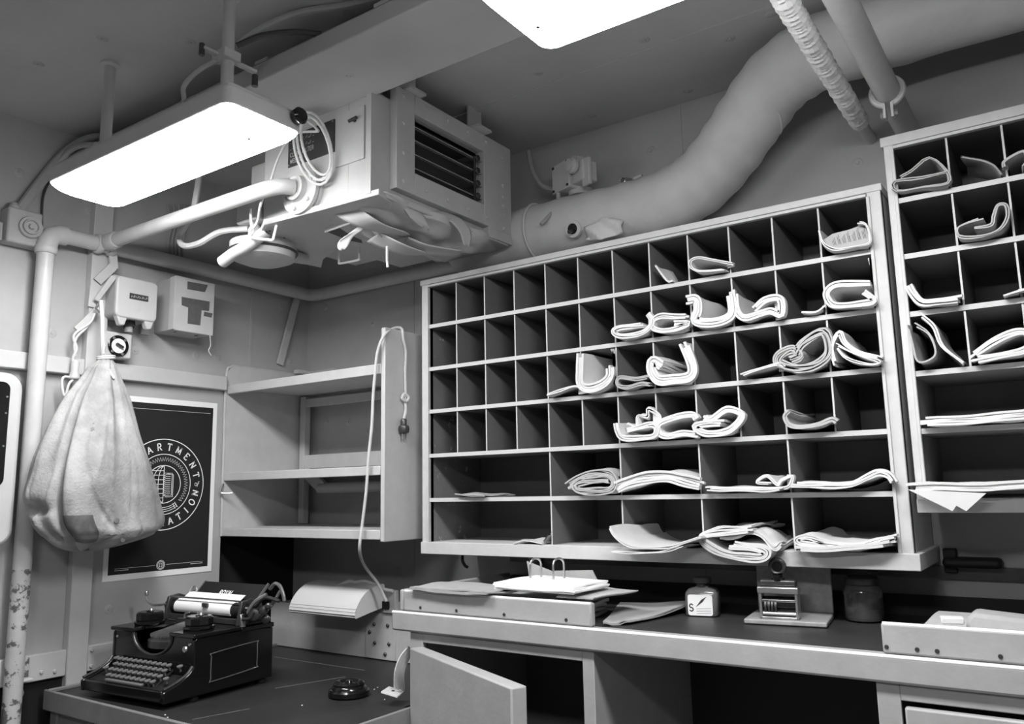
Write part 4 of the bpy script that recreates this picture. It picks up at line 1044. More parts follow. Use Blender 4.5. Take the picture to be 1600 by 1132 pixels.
for s in (-1, 1): MB().box(.0, .014, ym_ - .11 if s < 0 else ym_ + .08, ym_ - .08 if s < 0 else ym_ + .11, z0 - .03, z0 + .01).build('mounting_lug', 'frame', r, bevel=.002)

r = thing('fuse_box', 'square fuse box with torn dark label remains beside the pale switch box', 'fuse box', PX(290, 480, 0))
xb = .13
q0 = PX(277, 432, xb); q1 = PX(332, 522, xb)
y0, y1, z0, z1 = q0.y - .002, q1.y, PX(277, 515, xb).z, PX(277, 432, xb).z
MB().box(.002, xb - .008, y0, y1, z0, z1).build('body', 'wall', r, bevel=.003)
MB().box(xb - .008, xb, y0 - .003, y1 + .003, z0 - .003, z1 + .003).build('cover', 'frame', r, bevel=.002)
def wallpoly(pts, x): return [(p.y, p.z) for p in (PX(a, b, x) for a, b in pts)]
def c2(a, b): return (90 + a * .18545, 390 + b * .18545)
for pl in ([(1095, 270), (1265, 300), (1240, 360), (1092, 335)], [(1045, 400), (1280, 440), (1275, 520), (1212, 512), (1200, 640), (1095, 625), (1100, 490), (1045, 470)], [(1235, 525), (1305, 540), (1295, 575), (1230, 560)]):
    MB().prism(wallpoly([c2(*p) for p in pl], xb), lambda a, b, t: (t, a, b), xb, xb + .0012).build('torn_label', 'label_mid', r)
for yy in (y0 + .035, y1 - .035): MB().lathe([(0, .006), (.006, .005), (.006, 0)], (.08, yy, z0), (0, 0, -1), 8).build('bottom_screw', 'nickel', r)
MB().box(xb - .03, xb + .002, y0 - .006, y0 + .002, z0, z1).build('hinge_strip', 'frame', r)
MB().tube(smooth([PX(328, 524, xb), PX(329, 540, xb - .01), PX(326, 548, xb - .012), PX(330, 556, xb - .012)], 5), .002, 6).build('seal_wire', 'rope', r)

r = thing('dial_switch', 'square white rotary switch with a black ringed dial under the switch box', 'switch', PX(184, 540, 0))
xb = .06; c_ = PX(184, 541, xb)
MB().box(.002, xb, c_.y - .048, c_.y + .052, c_.z - .042, c_.z + .048).build('box', 'frame', r, bevel=.006)
MB().lathe([(.036, 0), (.037, .005), (.034, .007), (.026, .007), (.025, .004), (0, .004)], (xb, c_.y, c_.z), (1, 0, 0), 28).build('dial_ring', 'black', r)
MB().lathe([(.0255, .004), (.0255, .006), (0, .006)], (xb, c_.y, c_.z), (1, 0, 0), 24).build('dial_face', 'poster_white', r)
MB().obox((xb + .014, c_.y, c_.z), (.005, 0, 0), (0, .013, -.006), (0, .0018, .0036)).build('pointer', 'dark_metal', r, bevel=.002)
for a in (.8, 2.2, 3.9, 5.2): MB().lathe([(0, .003), (.005, .002), (.005, 0)], (xb + .007, c_.y + .031 * math.cos(a), c_.z + .031 * math.sin(a)), (1, 0, 0), 8).build('screw', 'nickel', r)

# hanging rod and cord beside the column
r = thing('hanging_rod', 'thin white rod hanging from the bracket down to the mail sack', 'rod', PX(163, 555, .11))
MB().tube([PX(158, 470, .10), PX(160, 500, .11), PX(161, 556, .11)], .0065, 10).build('shaft', 'white_gloss', r)
MB().tube(smooth([PX(158, 470, .10), PX(150, 482, .09), PX(157, 488, .09), PX(160, 480, .10)], 4), .004, 8).build('hook', 'nickel', r)
r = thing('pull_cord', 'knotted pale cord with a wooden toggle hanging left of the mail sack', 'cord', PX(115, 580, .06))
MB().bar(PX(152, 484, .06), PX(119, 516, .06), .022, .01, (1, 0, 0)).build('clip_strip', 'pipe', r, bevel=.002)
MB().tube(smooth([PX(148, 490, .07), PX(140, 505, .07), PX(119, 520, .065), PX(115, 530, .065), PX(120, 545, .065), PX(114, 560, .06), PX(116, 572, .06)], 5), .0045, 7).build('cord', 'rope', r)
MB().tube(smooth([PX(149, 490, .065), PX(135, 512, .065), PX(121, 526, .065), PX(116, 540, .065), PX(118, 556, .06)], 5), .004, 7).build('cord', 'rope', r)
tg = PX(117, 577, .06)
MB().lathe([(.008, .03), (.013, .02), (.012, -.005), (.018, -.03), (.016, -.034)], tg, (0, 0, 1), 12).build('toggle', 'pipe', r)
MB().tube(smooth([tg + Vector((0, -.004, -.03)), PX(99, 590, .06), PX(97, 605, .06), PX(102, 620, .07), PX(108, 600, .07), tg + Vector((0, .004, -.03))], 5), .0042, 7).build('loop', 'rope', r)

# ================================================================== MAIL SACK
r = thing('mail_sack', 'large stained canvas mail sack hanging from the left wall column', 'sack', (.17, -.95, 1.05))
lev = [(40, 476, 512), (62, 462, 524), (85, 440, 536), (110, 404, 548), (160, 368, 566), (240, 300, 597), (330, 246, 622), (420, 200, 648), (520, 152, 683), (610, 125, 714), (690, 108, 740), (745, 104, 756), (790, 108, 766), (830, 130, 762), (865, 168, 738), (895, 205, 680), (920, 245, 600), (940, 300, 510), (948, 350, 440)]
SK = []
for i, (cy_, a, b) in enumerate(lev):
    sc_ = .33569; t = i / (len(lev) - 1)
    xc = .125 + .045 * min(1, t * 2)
    L = PX(a * sc_, 540 + cy_ * sc_, xc); Rr = PX(b * sc_, 540 + cy_ * sc_, xc)
    half = (Rr.y - L.y) / 2 * .915
    SK.append((xc, (L.y + Rr.y) / 2, (L.z + Rr.z) / 2, min(half * .80, .135), half))
_rc = random.Random(21)
CREASE = [(_rc.uniform(.70, 1.08), _rc.uniform(.2, .9), _rc.uniform(-.12, .12), _rc.uniform(.06, .2), _rc.uniform(.005, .010), _rc.choice((-1, 1)) * _rc.uniform(.02, .05)) for _ in range(26)]
def sack(u, v, off=0.0):
    """u round the sack, v down"""
    f = v * (len(SK) - 1); i = min(int(f), len(SK) - 2); f -= i
    s0 = SK[max(i - 1, 0)]; s1 = SK[i]; s2 = SK[i + 1]; s3 = SK[min(i + 2, len(SK) - 1)]
    c_ = [0.5 * ((2 * b) + (c - a) * f + (2 * a - 5 * b + 4 * c - d) * f * f + (3 * b - a - 3 * c + d) * f ** 3) for a, b, c, d in zip(s0, s1, s2, s3)]
    th = 2 * math.pi * u
    k = max(0.0, 1 - v * 1.15)
    fold_ = 1 + .08 * k * k * math.sin(9 * th + 2.0 + 3 * v) + .04 * k * k * math.sin(17 * th + 5 * v) + .022 * math.sin(5 * th + 9 * v) + .012 * math.sin(11 * th - 17 * v)
    fold_ += .020 * math.sin(3.1 * th + 22 * v) * v * v
    def dent(u0, wd, dep): 
        d = (u - u0 + .5) % 1 - .5
        return -dep * math.exp(-(d / wd) ** 2)
    g = dent(.852 - .006 * v, .013, .26 * min(1, v * 3) * (1 - .25 * v)) + .05 * math.exp(-(((u - .885 + .5) % 1 - .5) / .03) ** 2) * min(1, v * 2) + dent(.035 + .03 * v, .02, .06 * (1 - v)) + dent(.82, .05, .05)
    # scooped fold low on the left
    g += -.16 * math.exp(-(((u - .765 + .5) % 1 - .5) / .045) ** 2 - ((v - .625) / .03) ** 2) + .06 * math.exp(-(((u - .765 + .5) % 1 - .5) / .05) ** 2 - ((v - .555) / .05) ** 2)
    g += -.20 * math.exp(-(((u - .80 + .5) % 1 - .5) / .012) ** 2 - ((v - .82) / .06) ** 2)
    for (cu, cv, sl, ln, wd, am) in CREASE:
        d = (u - cu - sl * (v - cv) * 2 + .5) % 1 - .5
        fold_ += am * math.exp(-(d / wd) ** 2 - ((v - cv) / ln) ** 2)
    fold_ += g
    rx_, ry_ = c_[3] * fold_ + off, c_[4] * fold_ + off
    return Vector((max(c_[0] + rx_ * math.cos(th), .045), c_[1] + ry_ * math.sin(th), c_[2] + .006 * math.sin(7 * th + 3 * v) * (v > .8)))
n_u, n_v = 240, 100
V = [sack(i / n_u, j / n_v) for j in range(n_v + 1) for i in range(n_u)]
F = [(j * n_u + i, j * n_u + (i + 1) % n_u, (j + 1) * n_u + (i + 1) % n_u, (j + 1) * n_u + i) for j in range(n_v) for i in range(n_u)]
F.append(tuple(range(n_u))); F.append(tuple(n_v * n_u + i for i in reversed(range(n_u))))
MB().add(V, F).build('bag', 'canvas', r, angle=80)
MB().grid(lambda u, v: sack(202 / 240 + 22 / 240 * u, .66 + .19 * v, .002), 22, 19).build('stain_patch', 'patch', r, angle=80)
nk = SK[1]
for k in range(2): MB().tube([(nk[0] + (nk[3] + .006) * math.cos(a), nk[1] + (nk[4] + .006) * math.sin(a), nk[2] + .006 * k + .004 * math.sin(a)) for a in [2 * math.pi * i / 20 for i in range(20)]], .004, 6, closed=True).build('tie', 'rope', r)
MB().tube(smooth([(nk[0], nk[1], nk[2] - .005), (nk[0] - .01, nk[1] - .005, nk[2] + .02), (nk[0] - .01, nk[1] - .002, nk[2] + .05)], 5), .005, 8).build('hanging_loop', 'rope', r)
MB().tube(smooth([PX(167, 572, .17), PX(174, 585, .19), PX(178, 592, .195)], 5), .004, 6).build('tie_end', 'rope', r)
for u, v in ((.985, .70), (.02, .845)):
    p = sack(u, v, .001); MB().lathe([(.004, .003), (.008, .003), (.008, 0)], p, (math.cos(2 * math.pi * u), math.sin(2 * math.pi * u), 0), 10).build('eyelet', 'nickel', r)

# cabinet with a black window at the far left
r = thing('instrument_cabinet', 'pale cabinet with a black window, cut off by the left picture edge', 'cabinet', (.05, -1.35, 1.14))
pb = rrect(-1.55, -1.192, 1.15, 1.675, .05, 5)
MB().prism(pb, lambda a, b, t: (t, a, b), .002, .075).build('body', 'frame', r, bevel=.012)
pw = rrect(-1.52, -1.232, 1.33, 1.645, .022, 5)
win = MB().prism(pw, lambda a, b, t: (t, a, b), .075, .078).build('window', 'black', r)
for z in (1.60, 1.55, 1.45): MB().lathe([(0, .002), (.003, .002), (.003, 0)], (.078, -1.24, z), (1, 0, 0), 6).build('window_screw', 'nickel', win)
# brackets low on the left wall
r = thing('wall_bracket', 'small bolted bracket on the lower rail near the pipe foot', 'bracket', PX(34, 1050, .03))
q = PX(34, 1046, .035)
MB().box(.03, .038, q.y - .02, q.y + .02, q.z - .03, q.z + .03).build('plate', 'pipe_worn', r, bevel=.002)
MB().box(.038, .07, q.y - .02, q.y + .02, q.z - .034, q.z - .026).build('lip', 'frame', r, bevel=.002)
MB().lathe([(0, .008), (.006, .007), (.009, 0)], (.038, q.y, q.z + .006), (1, 0, 0), 10).build('bolt', 'pipe', r)
MB().lathe([(.01, .004), (.018, 0), (.018, -.003)], PX(28, 1085, .02), (1, 0, 0), 12).build('boss', 'wall', r)

# ================================================================== CORD WITH PLUG
r = thing('power_cord', 'pale cord with a dark plug slung over the end of the corner shelf', 'cord', (.87, -.37, 1.5))
cpts = [PY(604, 940, -.25), PY(590, 912, -.27), PY(570, 885, -.33), PY(562, 860, -.43), PY(566, 820, -.43), PY(572, 770, -.43), PY(576, 715, -.43), PY(581, 665, -.43), PY(583, 620, -.43), PY(586, 585, -.43), PY(590, 550, -.43), PY(600, 525, -.42),
        (.851, -.36, 1.846), (.860, -.33, 1.848), PX(630, 530, .867), PX(634, 550, .867), PX(633, 580, .867), PX(634, 618, .867)]
MB().tube(smooth(cpts, 6), .0052, 8).build('flex', 'rope', r)
k0 = PX(632, 622, .872)
MB().tube(smooth([k0 + Vector((0, -.012, .0)), k0 + Vector((0, 0, .014)), k0 + Vector((.004, .016, .002)), k0 + Vector((.004, .004, -.012)), k0 + Vector((0, -.012, -.002)), k0 + Vector((0, .0, .006)), PX(634, 640, .87), PX(631, 655, .87)], 5), .0052, 8).build('knot', 'rope', r)
pg = PX(631, 655, .874)
MB().lathe([(.008, .0), (.010, -.004), (.010, -.020), (.017, -.024), (.019, -.034), (.017, -.046), (.010, -.050), (0, -.051)], pg, (0, 0, 1), 16).build('plug', 'dark_metal', r)
for s in (-1, 1): MB().obox(pg + Vector((.0, s * .006, -.060)), (.0015, 0, 0), (0, .003, 0), (0, 0, .011)).build('pin', 'nickel', r)

# ================================================================== HOOD, STRAP
r = thing('curved_hood', 'white quarter-round hood sitting on the low bolted panel', 'hood', (.47, -.25, .86))
hx0, hx1 = .300, .640
prof = smooth([(-.322, .866), (-.320, .888), (-.304, .916), (-.275, .942), (-.235, .960), (-.185, .966)], 5)
pr = [(p.x, p.y) for p in prof]
hood_poly = pr + [(-.178, .962), (-.178, .885), (-.25, .874), (-.318, .862)]
MB().prism(hood_poly, lambda a, b, t: (t, a, b), hx0, hx1).build('shell', 'white_gloss', r, angle=30)
for k in range(3): MB().tube([(hx0, -.3235 + .003 * k, .874 + .010 * k), (hx1, -.3235 + .003 * k, .874 + .010 * k)], .0022, 6).build('edge_ply', 'paper', r)
MB().tube(smooth([(.44, -.26, .936), (.46, -.235, .955), (.475, -.20, .968), (.49, -.185, .968)], 5), [.003] * 2 + [.006] * 14, 8).build('tab', 'white_gloss', r)
MB().tube(smooth([(.50, -.195, .965), (.55, -.19, .972), (.60, -.19, .964), (.66, -.20, .950), (.70, -.20, .946)], 6), .006, 8).build('arm', 'white_gloss', r)
MB().obox((.668, -.175, .905), (.030, 0, 0), (0, .010, 0), (0, 0, .040)).build('arm_block', 'shelf', r, bevel=.003)
MB().obox((.655, -.187, .893), (.016, 0, 0), (0, .004, 0), (0, 0, .013)).build('slot', 'void', r)
r = thing('bent_strap', 'bundle of curved metal straps with a footed end beside the bench cabinet', 'strap', (1.08, -.56, .70))
for k in range(3):
    q = [PX(640 + 2 * k, 1012 + 4 * k, 1.112), PX(627 + 4 * k, 1028 + 3 * k, 1.10), PX(619 + 5 * k, 1050 + 2 * k, 1.095), PX(618 + 6 * k, 1075 + 2 * k, 1.09)]
    mbq = MB(); S_ = smooth(q, 6)
    for a, b in zip(S_[:-1], S_[1:]): mbq.bar(a, b + (b - a) * .1, .012, .004, (1, 0, 0))
    mbq.build('strap', 'shelf', r)
q = PX(614, 1082, 1.085)
MB().obox(q, (.022, .010, -.006), (-.012, .028, 0), (0, .001, .0025)).build('foot_plate', 'shelf', r, bevel=.001)
MB().lathe([(.005, .004), (.004, .0045), (0, .003)], q, (0, 0, 1), 8).build('foot_screw', 'dark_metal', r)

# round dark dish on the table
dc = PZ(545, 1088, .70)
r = thing('ink_pad_dish', 'round shiny black dish with a stepped lid on the low table', 'dish', (dc.x, dc.y, .70))
MB().lathe([(.055, 0), (.060, .004), (.060, .016), (.056, .021), (.052, .022)], (dc.x, dc.y, .7006), (0, 0, 1), 40).build('base', 'black', r)
MB().lathe([(.052, .020), (.050, .026), (.046, .030), (.046, .036), (.040, .041), (.030, .040), (.024, .036), (.012, .038), (.009, .044), (0, .045)], (dc.x, dc.y, .7006), (0, 0, 1), 40).build('lid', 'black', r)

# ================================================================== TYPEWRITER
TW = thing('typewriter', 'old black upright typewriter with a white platen on the low corner table', 'typewriter', (.370, -.801, .7005), math.radians(4))
Tm = world_of(TW).inverted()
def LW(v): return Tm @ Vector(v)
def tb(mb, name, m, parent=None, **k): return mb.build(name, m, parent or TW, True, **k)
# side cheeks: profile with the long swept keyboard arm
side = [(-.205, .016), (.190, .016), (.190, .168), (.150, .172), (-.100, .180), (-.108, .172), (-.108, .098), (-.125, .080), (-.160, .062), (-.195, .052), (-.208, .046)]
for s in (-1, 1):
    x0 = .183 if s > 0 else -.195
    ch = tb(MB().prism(side, lambda a, b, t: (t, a, b), x0, x0 + .012), 'side_cheek', 'black', bevel=.003)
    xs = .1955 if s > 0 else -.1955
    fr_ = smooth([(-.048, .055), (-.048, .118), (-.040, .127), (.118, .135), (.126, .127), (.126, .064), (.118, .056), (-.040, .047)], 3, True)
    tb(MB().tube([(xs, p.x, p.y) for p in fr_], .0016, 6, closed=True), 'trim_line', 'nickel', ch)
    tb(MB().tube(smooth([(xs - s * .006, -.11, .101), (xs - s * .006, -.127, .083), (xs - s * .006, -.162, .066), (xs - s * .006, -.203, .054)], 5), .004, 6), 'arm_bead', 'dark_metal', ch)
tb(MB().box(-.183, .183, .178, .190, .016, .168), 'rear_plate', 'black')
tb(MB().box(-.183, .183, -.100, .178, .018, .024), 'base_plate', 'black_matt')
# front plate with the half-round type basket mouth
fp = [(-.183, .070), (.183, .070), (.183, .178)] + [(.092 * math.cos(a), .178 - .060 * math.sin(a)) for a in [math.pi * i / 16 for i in range(17)]] + [(-.183, .178)]
tb(MB().prism(fp, lambda a, b, t: (a, t, b), -.106, -.096), 'front_plate', 'black', bevel=.002)
tb(MB().tube([(.092 * math.cos(a), -.108, .178 - .060 * math.sin(a)) for a in [math.pi * i / 20 for i in range(21)]], .004, 8), 'basket_rim', 'dark_metal')
tb(MB().lathe([(.0, .004), (.008, .004), (.010, 0)], (.150, -.106, .145), (0, -1, 0), 14), 'front_boss', 'nickel')
for x in (-.172, .172): tb(MB().lathe([(0, .004), (.004, .004), (.005, 0)], (x, -.106, .160), (0, -1, 0), 8), 'front_screw', 'nickel')
# top shoulders
for s in (-1, 1):
    pl = [(s * .200, -.115), (s * .085, -.115), (s * .100, -.06), (s * .060, .02), (s * .060, .06), (s * .200, .06)]
    tb(MB().prism(pl, lambda a, b, t: (a, b, t), .178, .190), 'top_shoulder', 'black', bevel=.003)
    sp = [(.044, 0), (.047, .004), (.047, .010), (.040, .012), (.042, .016), (.042, .034), (.036, .039), (.012, .039), (.010, .042), (0, .042)]
    so = tb(MB().lathe(sp, (s * .118, -.035, .190), (0, 0, 1), 10), 'spool_cover', 'black', angle=25)
    tb(MB().lathe([(.006, 0), (.008, .004), (.005, .010), (0, .011)], (s * .118 + .02, -.045, .231), (0, 0, 1), 10), 'spool_nut', 'nickel', so)
tb(MB().box(-.200, .200, .06, .190, .170, .184), 'rear_deck', 'black', bevel=.003)
# type basket: fanned type bars and segment
tb(MB().lathe([(.085, 0), (.085, .02), (.05, .03), (0, .03)], (0, -.02, .135), (0, 0, 1), 24), 'type_segment', 'dark_metal')
fan0 = None
for i in range(21):
    a = math.pi * (1.06 + .88 * i / 20)
    p0 = Vector((.078 * math.cos(a), -.02 + .078 * math.sin(a), .168)); p1 = Vector((.020 * math.cos(a), .035 + .010 * math.sin(a), .196))
    tb(MB().bar(p0, p1, .0035, .006), 'type_bar', 'nickel')
for s in (-1, 1): tb(MB().tube(smooth([(s * .03, .03, .185), (s * .034, .03, .215), (s * .018, .035, .222)], 4), .003, 6), 'ribbon_guide', 'nickel')
tb(MB().box(-.06, .06, .022, .036, .182, .204), 'type_guide', 'dark_metal', bevel=.002)
# keyboard: deck, rows of round keys on levers, space bar
tb(MB().prism([(-.196, .030), (-.104, .060), (-.104, .070), (-.196, .044)], lambda a, b, t: (t, a, b), -.183, .183), 'key_deck', 'black_matt')
tb(MB().box(-.183, .183, -.206, -.192, .018, .050), 'front_rail', 'black', bevel=.004)
key0 = None; lev0 = None
rows = [(-.176, .064, 10, .000), (-.158, .076, 11, -.008), (-.140, .088, 11, -.016), (-.122, .099, 11, -.024)]
for (ky, kz, n, off) in rows:
    for i in range(n):
        x = (i - (n - 1) / 2) * .0232 + off * .6
        if key0 is None:
            key0 = tb(MB().lathe([(.0030, -.016), (.0030, -.003), (.0086, -.002), (.0092, 0), (.0086, .002), (.007, .0015), (0, .0012)], (0, 0, 0), (0, -.25, 1), 12), 'key', 'key', angle=40)
            key0.location = (x, ky, kz)
        else: copy_part(key0, 'key', (x, ky, kz), TW, True)
for x, y, z in ((-.150, -.122, .100), (.150, -.122, .100), (-.148, -.158, .078), (.148, -.165, .074)):
    copy_part(key0, 'key', (x, y, z), TW, True)
tb(MB().bar((-.085, -.196, .056), (.085, -.196, .056), .012, .007), 'space_bar', 'key', bevel=.002)
for i in range(-5, 6): tb(MB().bar((i * .024, -.180, .048), (i * .020, -.106, .082), .003, .005), 'key_lever', 'dark_metal')
for x in (-.17, .17):
    for y in (-.09, .165): tb(MB().lathe([(.016, 0), (.018, .004), (.016, .018)], (x, y, 0), (0, 0, 1), 14), 'foot', 'black_matt')
# carriage
cx0, cx1 = -.165, .195
tb(MB().box(cx0, cx1, .085, .150, .186, .204), 'carriage_rail', 'black', bevel=.003)
tb(MB().box(cx0 + .01, cx1 - .01, .060, .075, .190, .208), 'scale_rail', 'dark_metal', bevel=.002)
pz = .230
tb(MB().tube([(cx0 + .01, .085, pz), (cx1 - .02, .085, pz)], .0225, 20), 'platen', 'black_matt')
# white sheet wound round the platen and rising behind
ang = [math.radians(a) for a in range(200, -30, -12)]
wr_ = [Vector((.085 - .0245 * math.cos(math.pi - a) * -1, pz + .0245 * math.sin(a))) for a in ang]
wrp = [Vector((.085 + .0245 * math.cos(a), pz + .0245 * math.sin(a))) for a in [math.radians(t) for t in range(215, 60, -12)]] + [Vector((.108, .262)), Vector((.122, .272))]
tb(MB().sheet(wrp, .0016, lambda a, b, t, j: (t, a, b), [cx0 + .035, -.05, .05, cx1 - .055]), 'platen_sheet', 'poster_white', angle=50)
tb(MB().box(.015, .040, .054, .062, .238, .250), 'line_gauge', 'dark_metal', bevel=.001)
tb(MB().tube([(cx0 + .02, .066, .262), (cx1 - .02, .066, .262)], .0028, 8), 'paper_bail', 'nickel')
for s, x in ((-1, cx0), (1, cx1)):
    tb(MB().lathe([(.010, 0), (.023, .002), (.025, .006), (.025, .018), (.020, .022), (.008, .024), (0, .024)], (x - s * .006, .085, pz), (s, 0, 0), 18), 'platen_knob', 'black')
    tb(MB().prism([(.045, .190), (.150, .190), (.140, .255), (.10, .268), (.06, .262)], lambda a, b, t, x=x: (t, a, b), x - .012 * (s > 0) - .0, x + .012 * (s < 0)), 'carriage_end', 'dark_metal', bevel=.003)
# paper table with the maker's name
pt = tb(MB().prism([(.112, .244), (.118, .242), (.176, .300), (.170, .302)], lambda a, b, t: (t, a, b), -.115, .185), 'paper_table', 'black_matt', bevel=.002)
nrm = Vector((0, -.70, .71))
tx = MB(); ww = text_width('ROYAL', .016)
o0 = Vector((.030 - ww / 2, .1345, .2675)); up_ = Vector((0, .707, .707))
text_line(tx, 'ROYAL', .016, lambda a, b: o0 + Vector((a, 0, 0)) + up_ * b + nrm * .0012, .2, True)
tb(tx, 'maker_lettering', 'poster_white', pt)
for x in (-.115, .185): tb(MB().bar((x, .112, .240), (x, .176, .304), .008, .004, (1, 0, 0)), 'table_edge', 'nickel', pt)
# levers and mechanism at the right end of the carriage
for i, (a, b, c_) in enumerate((((.205, .07, .225), (.235, .075, .262), (.270, .09, .285)), ((.200, .10, .235), (.24, .11, .27), (.295, .12, .262)), ((.21, .13, .22), (.25, .13, .245), (.285, .13, .290)), ((.20, .06, .21), (.235, .06, .215), (.25, .06, .235)))):
    tb(MB().tube(smooth([a, b, c_], 5), .006 if i < 2 else .005, 8), 'release_lever', 'nickel' if i % 2 == 0 else 'dark_metal')
for p, rad in (((.222, .085, .222), .018), ((.248, .10, .235), .014), ((.236, .12, .205), .013), ((.268, .10, .248), .010)):
    tb(MB().lathe([(.004, -.012), (rad, -.010), (rad, .006), (rad * .5, .010), (0, .010)], p, (.6, -.8, 0), 12), 'mechanism_wheel', 'dark_metal')
tb(MB().tube(smooth([(.24, .13, .295), (.262, .13, .312), (.285, .13, .305), (.30, .13, .28), (.305, .13, .262)], 5), .006, 8), 'margin_lever', 'nickel')
tb(MB().prism([(.0, .186), (.03, .186), (.022, .225), (.008, .225)], lambda a, b, t: (.175 + a, t, b), .055, .07), 'carriage_bracket', 'nickel', bevel=.002)
# return lever at the left
e0 = LW(PY(270, 943, -.74)); e1 = LW(PY(240, 946, -.77)); e2 = LW(PY(230, 938, -.78)); e3 = LW(PY(229, 928, -.78))
tb(MB().tube(smooth([(-.150, .08, .238), e0, e1, e2, e3], 6), .0035, 8), 'return_lever', 'nickel')
tb(MB().lathe([(0, -.010), (.006, -.006), (.007, .002), (.004, .009), (0, .010)], e3, (0, 0, 1), 10), 'lever_tip', 'nickel')
tb(MB().tube(smooth([(-.13, .12, .250), (-.125, .125, .275), (-.118, .13, .288), (-.112, .125, .276)], 4), .004, 8), 'line_lever', 'nickel')
tb(MB().lathe([(.022, -.002), (.024, 0), (.022, .002)], (-.150, .15, .262), (0, -1, .2), 20), 'bell_disc', 'frame')

# ================================================================== TRAYS AND PAPERS ON THE BENCH
ZB = .9505
r = thing('filing_tray', 'low open metal tray on the left end of the bench, papers heaped in it', 'tray', (1.4, -.4, ZB))
MB().box(1.105, 1.722, -.588, -.566, ZB + .0025, 1.010).build('front_board', 'bench', r, bevel=.005)
MB().tube([(1.108, -.583, 1.0075), (1.720, -.583, 1.0075)], .0045, 10).build('top_glint', 'edge_glint', r)  # pale line painted as the glint on the board's top edge
MB().box(1.090, 1.105, -.588, -.05, ZB + .0025, 1.012).build('side_board', 'bench', r, bevel=.005)
for x in (1.17, 1.30, 1.46, 1.65): MB().lathe([(0, .002), (.004, .0018), (.0045, 0)], (x, -.588, .966), (0, -1, 0), 8).build('screw', 'dark_metal', r)
def pile(name, label, cat, corners, z, t, m, bumps=.004, n=3, lift=None):
    """sheets with a crinkled surface between four corners (x, y)"""
    C = [Vector(c) for c in corners]; rg = random.Random(sum(map(ord, label)))
    mb = MB()
    for k in range(n):
        ph = rg.random() * 9; sh_ = Vector(((rg.random() - .5) * .012, (rg.random() - .5) * .012))
        zz = z + t * k / n; nu, nv = 14, 10
        def P(u, v, top):
            p = C[0].lerp(C[1], u).lerp(C[3].lerp(C[2], u), v) + sh_
            h = bumps * math.sin(ph + 7 * u + 3 * v) * math.sin(4 * v + ph) + (lift(u, v) if lift else 0)
            return (p.x, p.y, zz + max(h, 0) + (t / n * .9 if top else 0))
        V = [P(i / nu, j / nv, 1) for j in range(nv + 1) for i in range(nu + 1)] + [P(i / nu, j / nv, 0) for j in range(nv + 1) for i in range(nu + 1)]
        o = (nu + 1) * (nv + 1); F = []
        for j in range(nv):
            for i in range(nu):
                a = j * (nu + 1) + i; q = (a, a + 1, a + nu + 2, a + nu + 1); F.append(q); F.append(tuple(x + o for x in reversed(q)))
        bd = [i for i in range(nu + 1)] + [j * (nu + 1) + nu for j in range(1, nv + 1)] + [nv * (nu + 1) + i for i in range(nu - 1, -1, -1)] + [j * (nu + 1) for j in range(nv - 1, 0, -1)]
        for i in range(len(bd)): F.append((bd[i], bd[(i + 1) % len(bd)], bd[(i + 1) % len(bd)] + o, bd[i] + o))
        mb.add(V, F)
    return tag(mb.build(name, m, angle=50), label, cat)
pile('paper_pile', 'pile of brownish loose papers filling the left tray', 'papers', [(1.20, -.560), (1.66, -.560), (1.64, -.36), (1.22, -.40)], ZB + .003, .046, 'news', .004, 5)
pz_ = 1.012
pile('wrinkled_paper', 'long grey wrinkled papers lying over the front board of the left tray', 'papers', [(1.14, -.60), (1.42, -.605), (1.46, -.46), (1.16, -.43)], pz_, .010, 'brown', .005, 3)
pile('magazine', 'thick white magazine on top of the left tray with two metal arches on it', 'magazine', [(1.40, -.55), (1.66, -.565), (1.66, -.38), (1.40, -.34)], pz_ + .012, .018, 'poster_white', .002, 4)
r = thing('file_arches', 'pair of tall thin metal arches rising from the white magazine', 'file clip', (1.56, -.40, pz_ + .03))
zb_ = pz_ + .0305
for px in (838, 874):
    a = PY(px - 9, 912, -.42); b = PY(px + 8, 912, -.38)
    top = PY(px, 873, -.40).z
    MB().tube([(a.x, a.y, zb_), (a.x, a.y, top - .018)] + [((a.x + b.x) / 2 - math.cos(t) * (b.x - a.x) / 2, (a.y + b.y) / 2 - math.cos(t) * (b.y - a.y) / 2, top - .018 + .018 * math.sin(t)) for t in [math.pi * i / 10 for i in range(1, 10)]] + [(b.x, b.y, top - .018), (b.x, b.y, zb_)], .0032, 8).build('arch', 'nickel', r)
q = [PY(*p, -.33) for p in ((818, 878), (858, 893), (922, 892), (932, 908), (926, 922), (830, 918))]
tag(MB().prism([(p.x, p.z) for p in q], lambda a, b, t: (a, t + (b - 1.0) * .25, b), -.333, -.330).build('folder_sheet', 'brown'), 'grey folder sheet standing up behind the metal arches', 'folder')
pile('wrapping_paper', 'stiff brown paper spread on the bench right of the left tray, one edge lifted', 'paper', [(1.728, -.548), (1.775, -.50), (1.835, -.20), (1.60, -.21)], ZB + .001, .006, 'brown', .004, 2, lambda u, v: .018 * v * v * u + .002)
pile('paper_sheet', 'pale sheet sticking out beyond the right end of the left tray board', 'paper', [(1.60, -.545), (1.705, -.54), (1.74, -.36), (1.60, -.33)], 1.012, .005, 'news', .002, 2)
r = thing('filing_tray', 'low metal tray front at the right end of the bench', 'tray', (2.7, -.4, ZB))
MB().box(2.382, 3.1, -.588, -.566, ZB + .0025, 1.012).build('front_board', 'bench', r, bevel=.005)
MB().tube([(2.385, -.583, 1.0095), (3.097, -.583, 1.0095)], .0045, 10).build('top_glint', 'edge_glint', r)  # same painted glint on the right tray board
MB().box(3.087, 3.1, -.575, -.05, ZB + .002, 1.012).build('side_board', 'bench', r, bevel=.005)
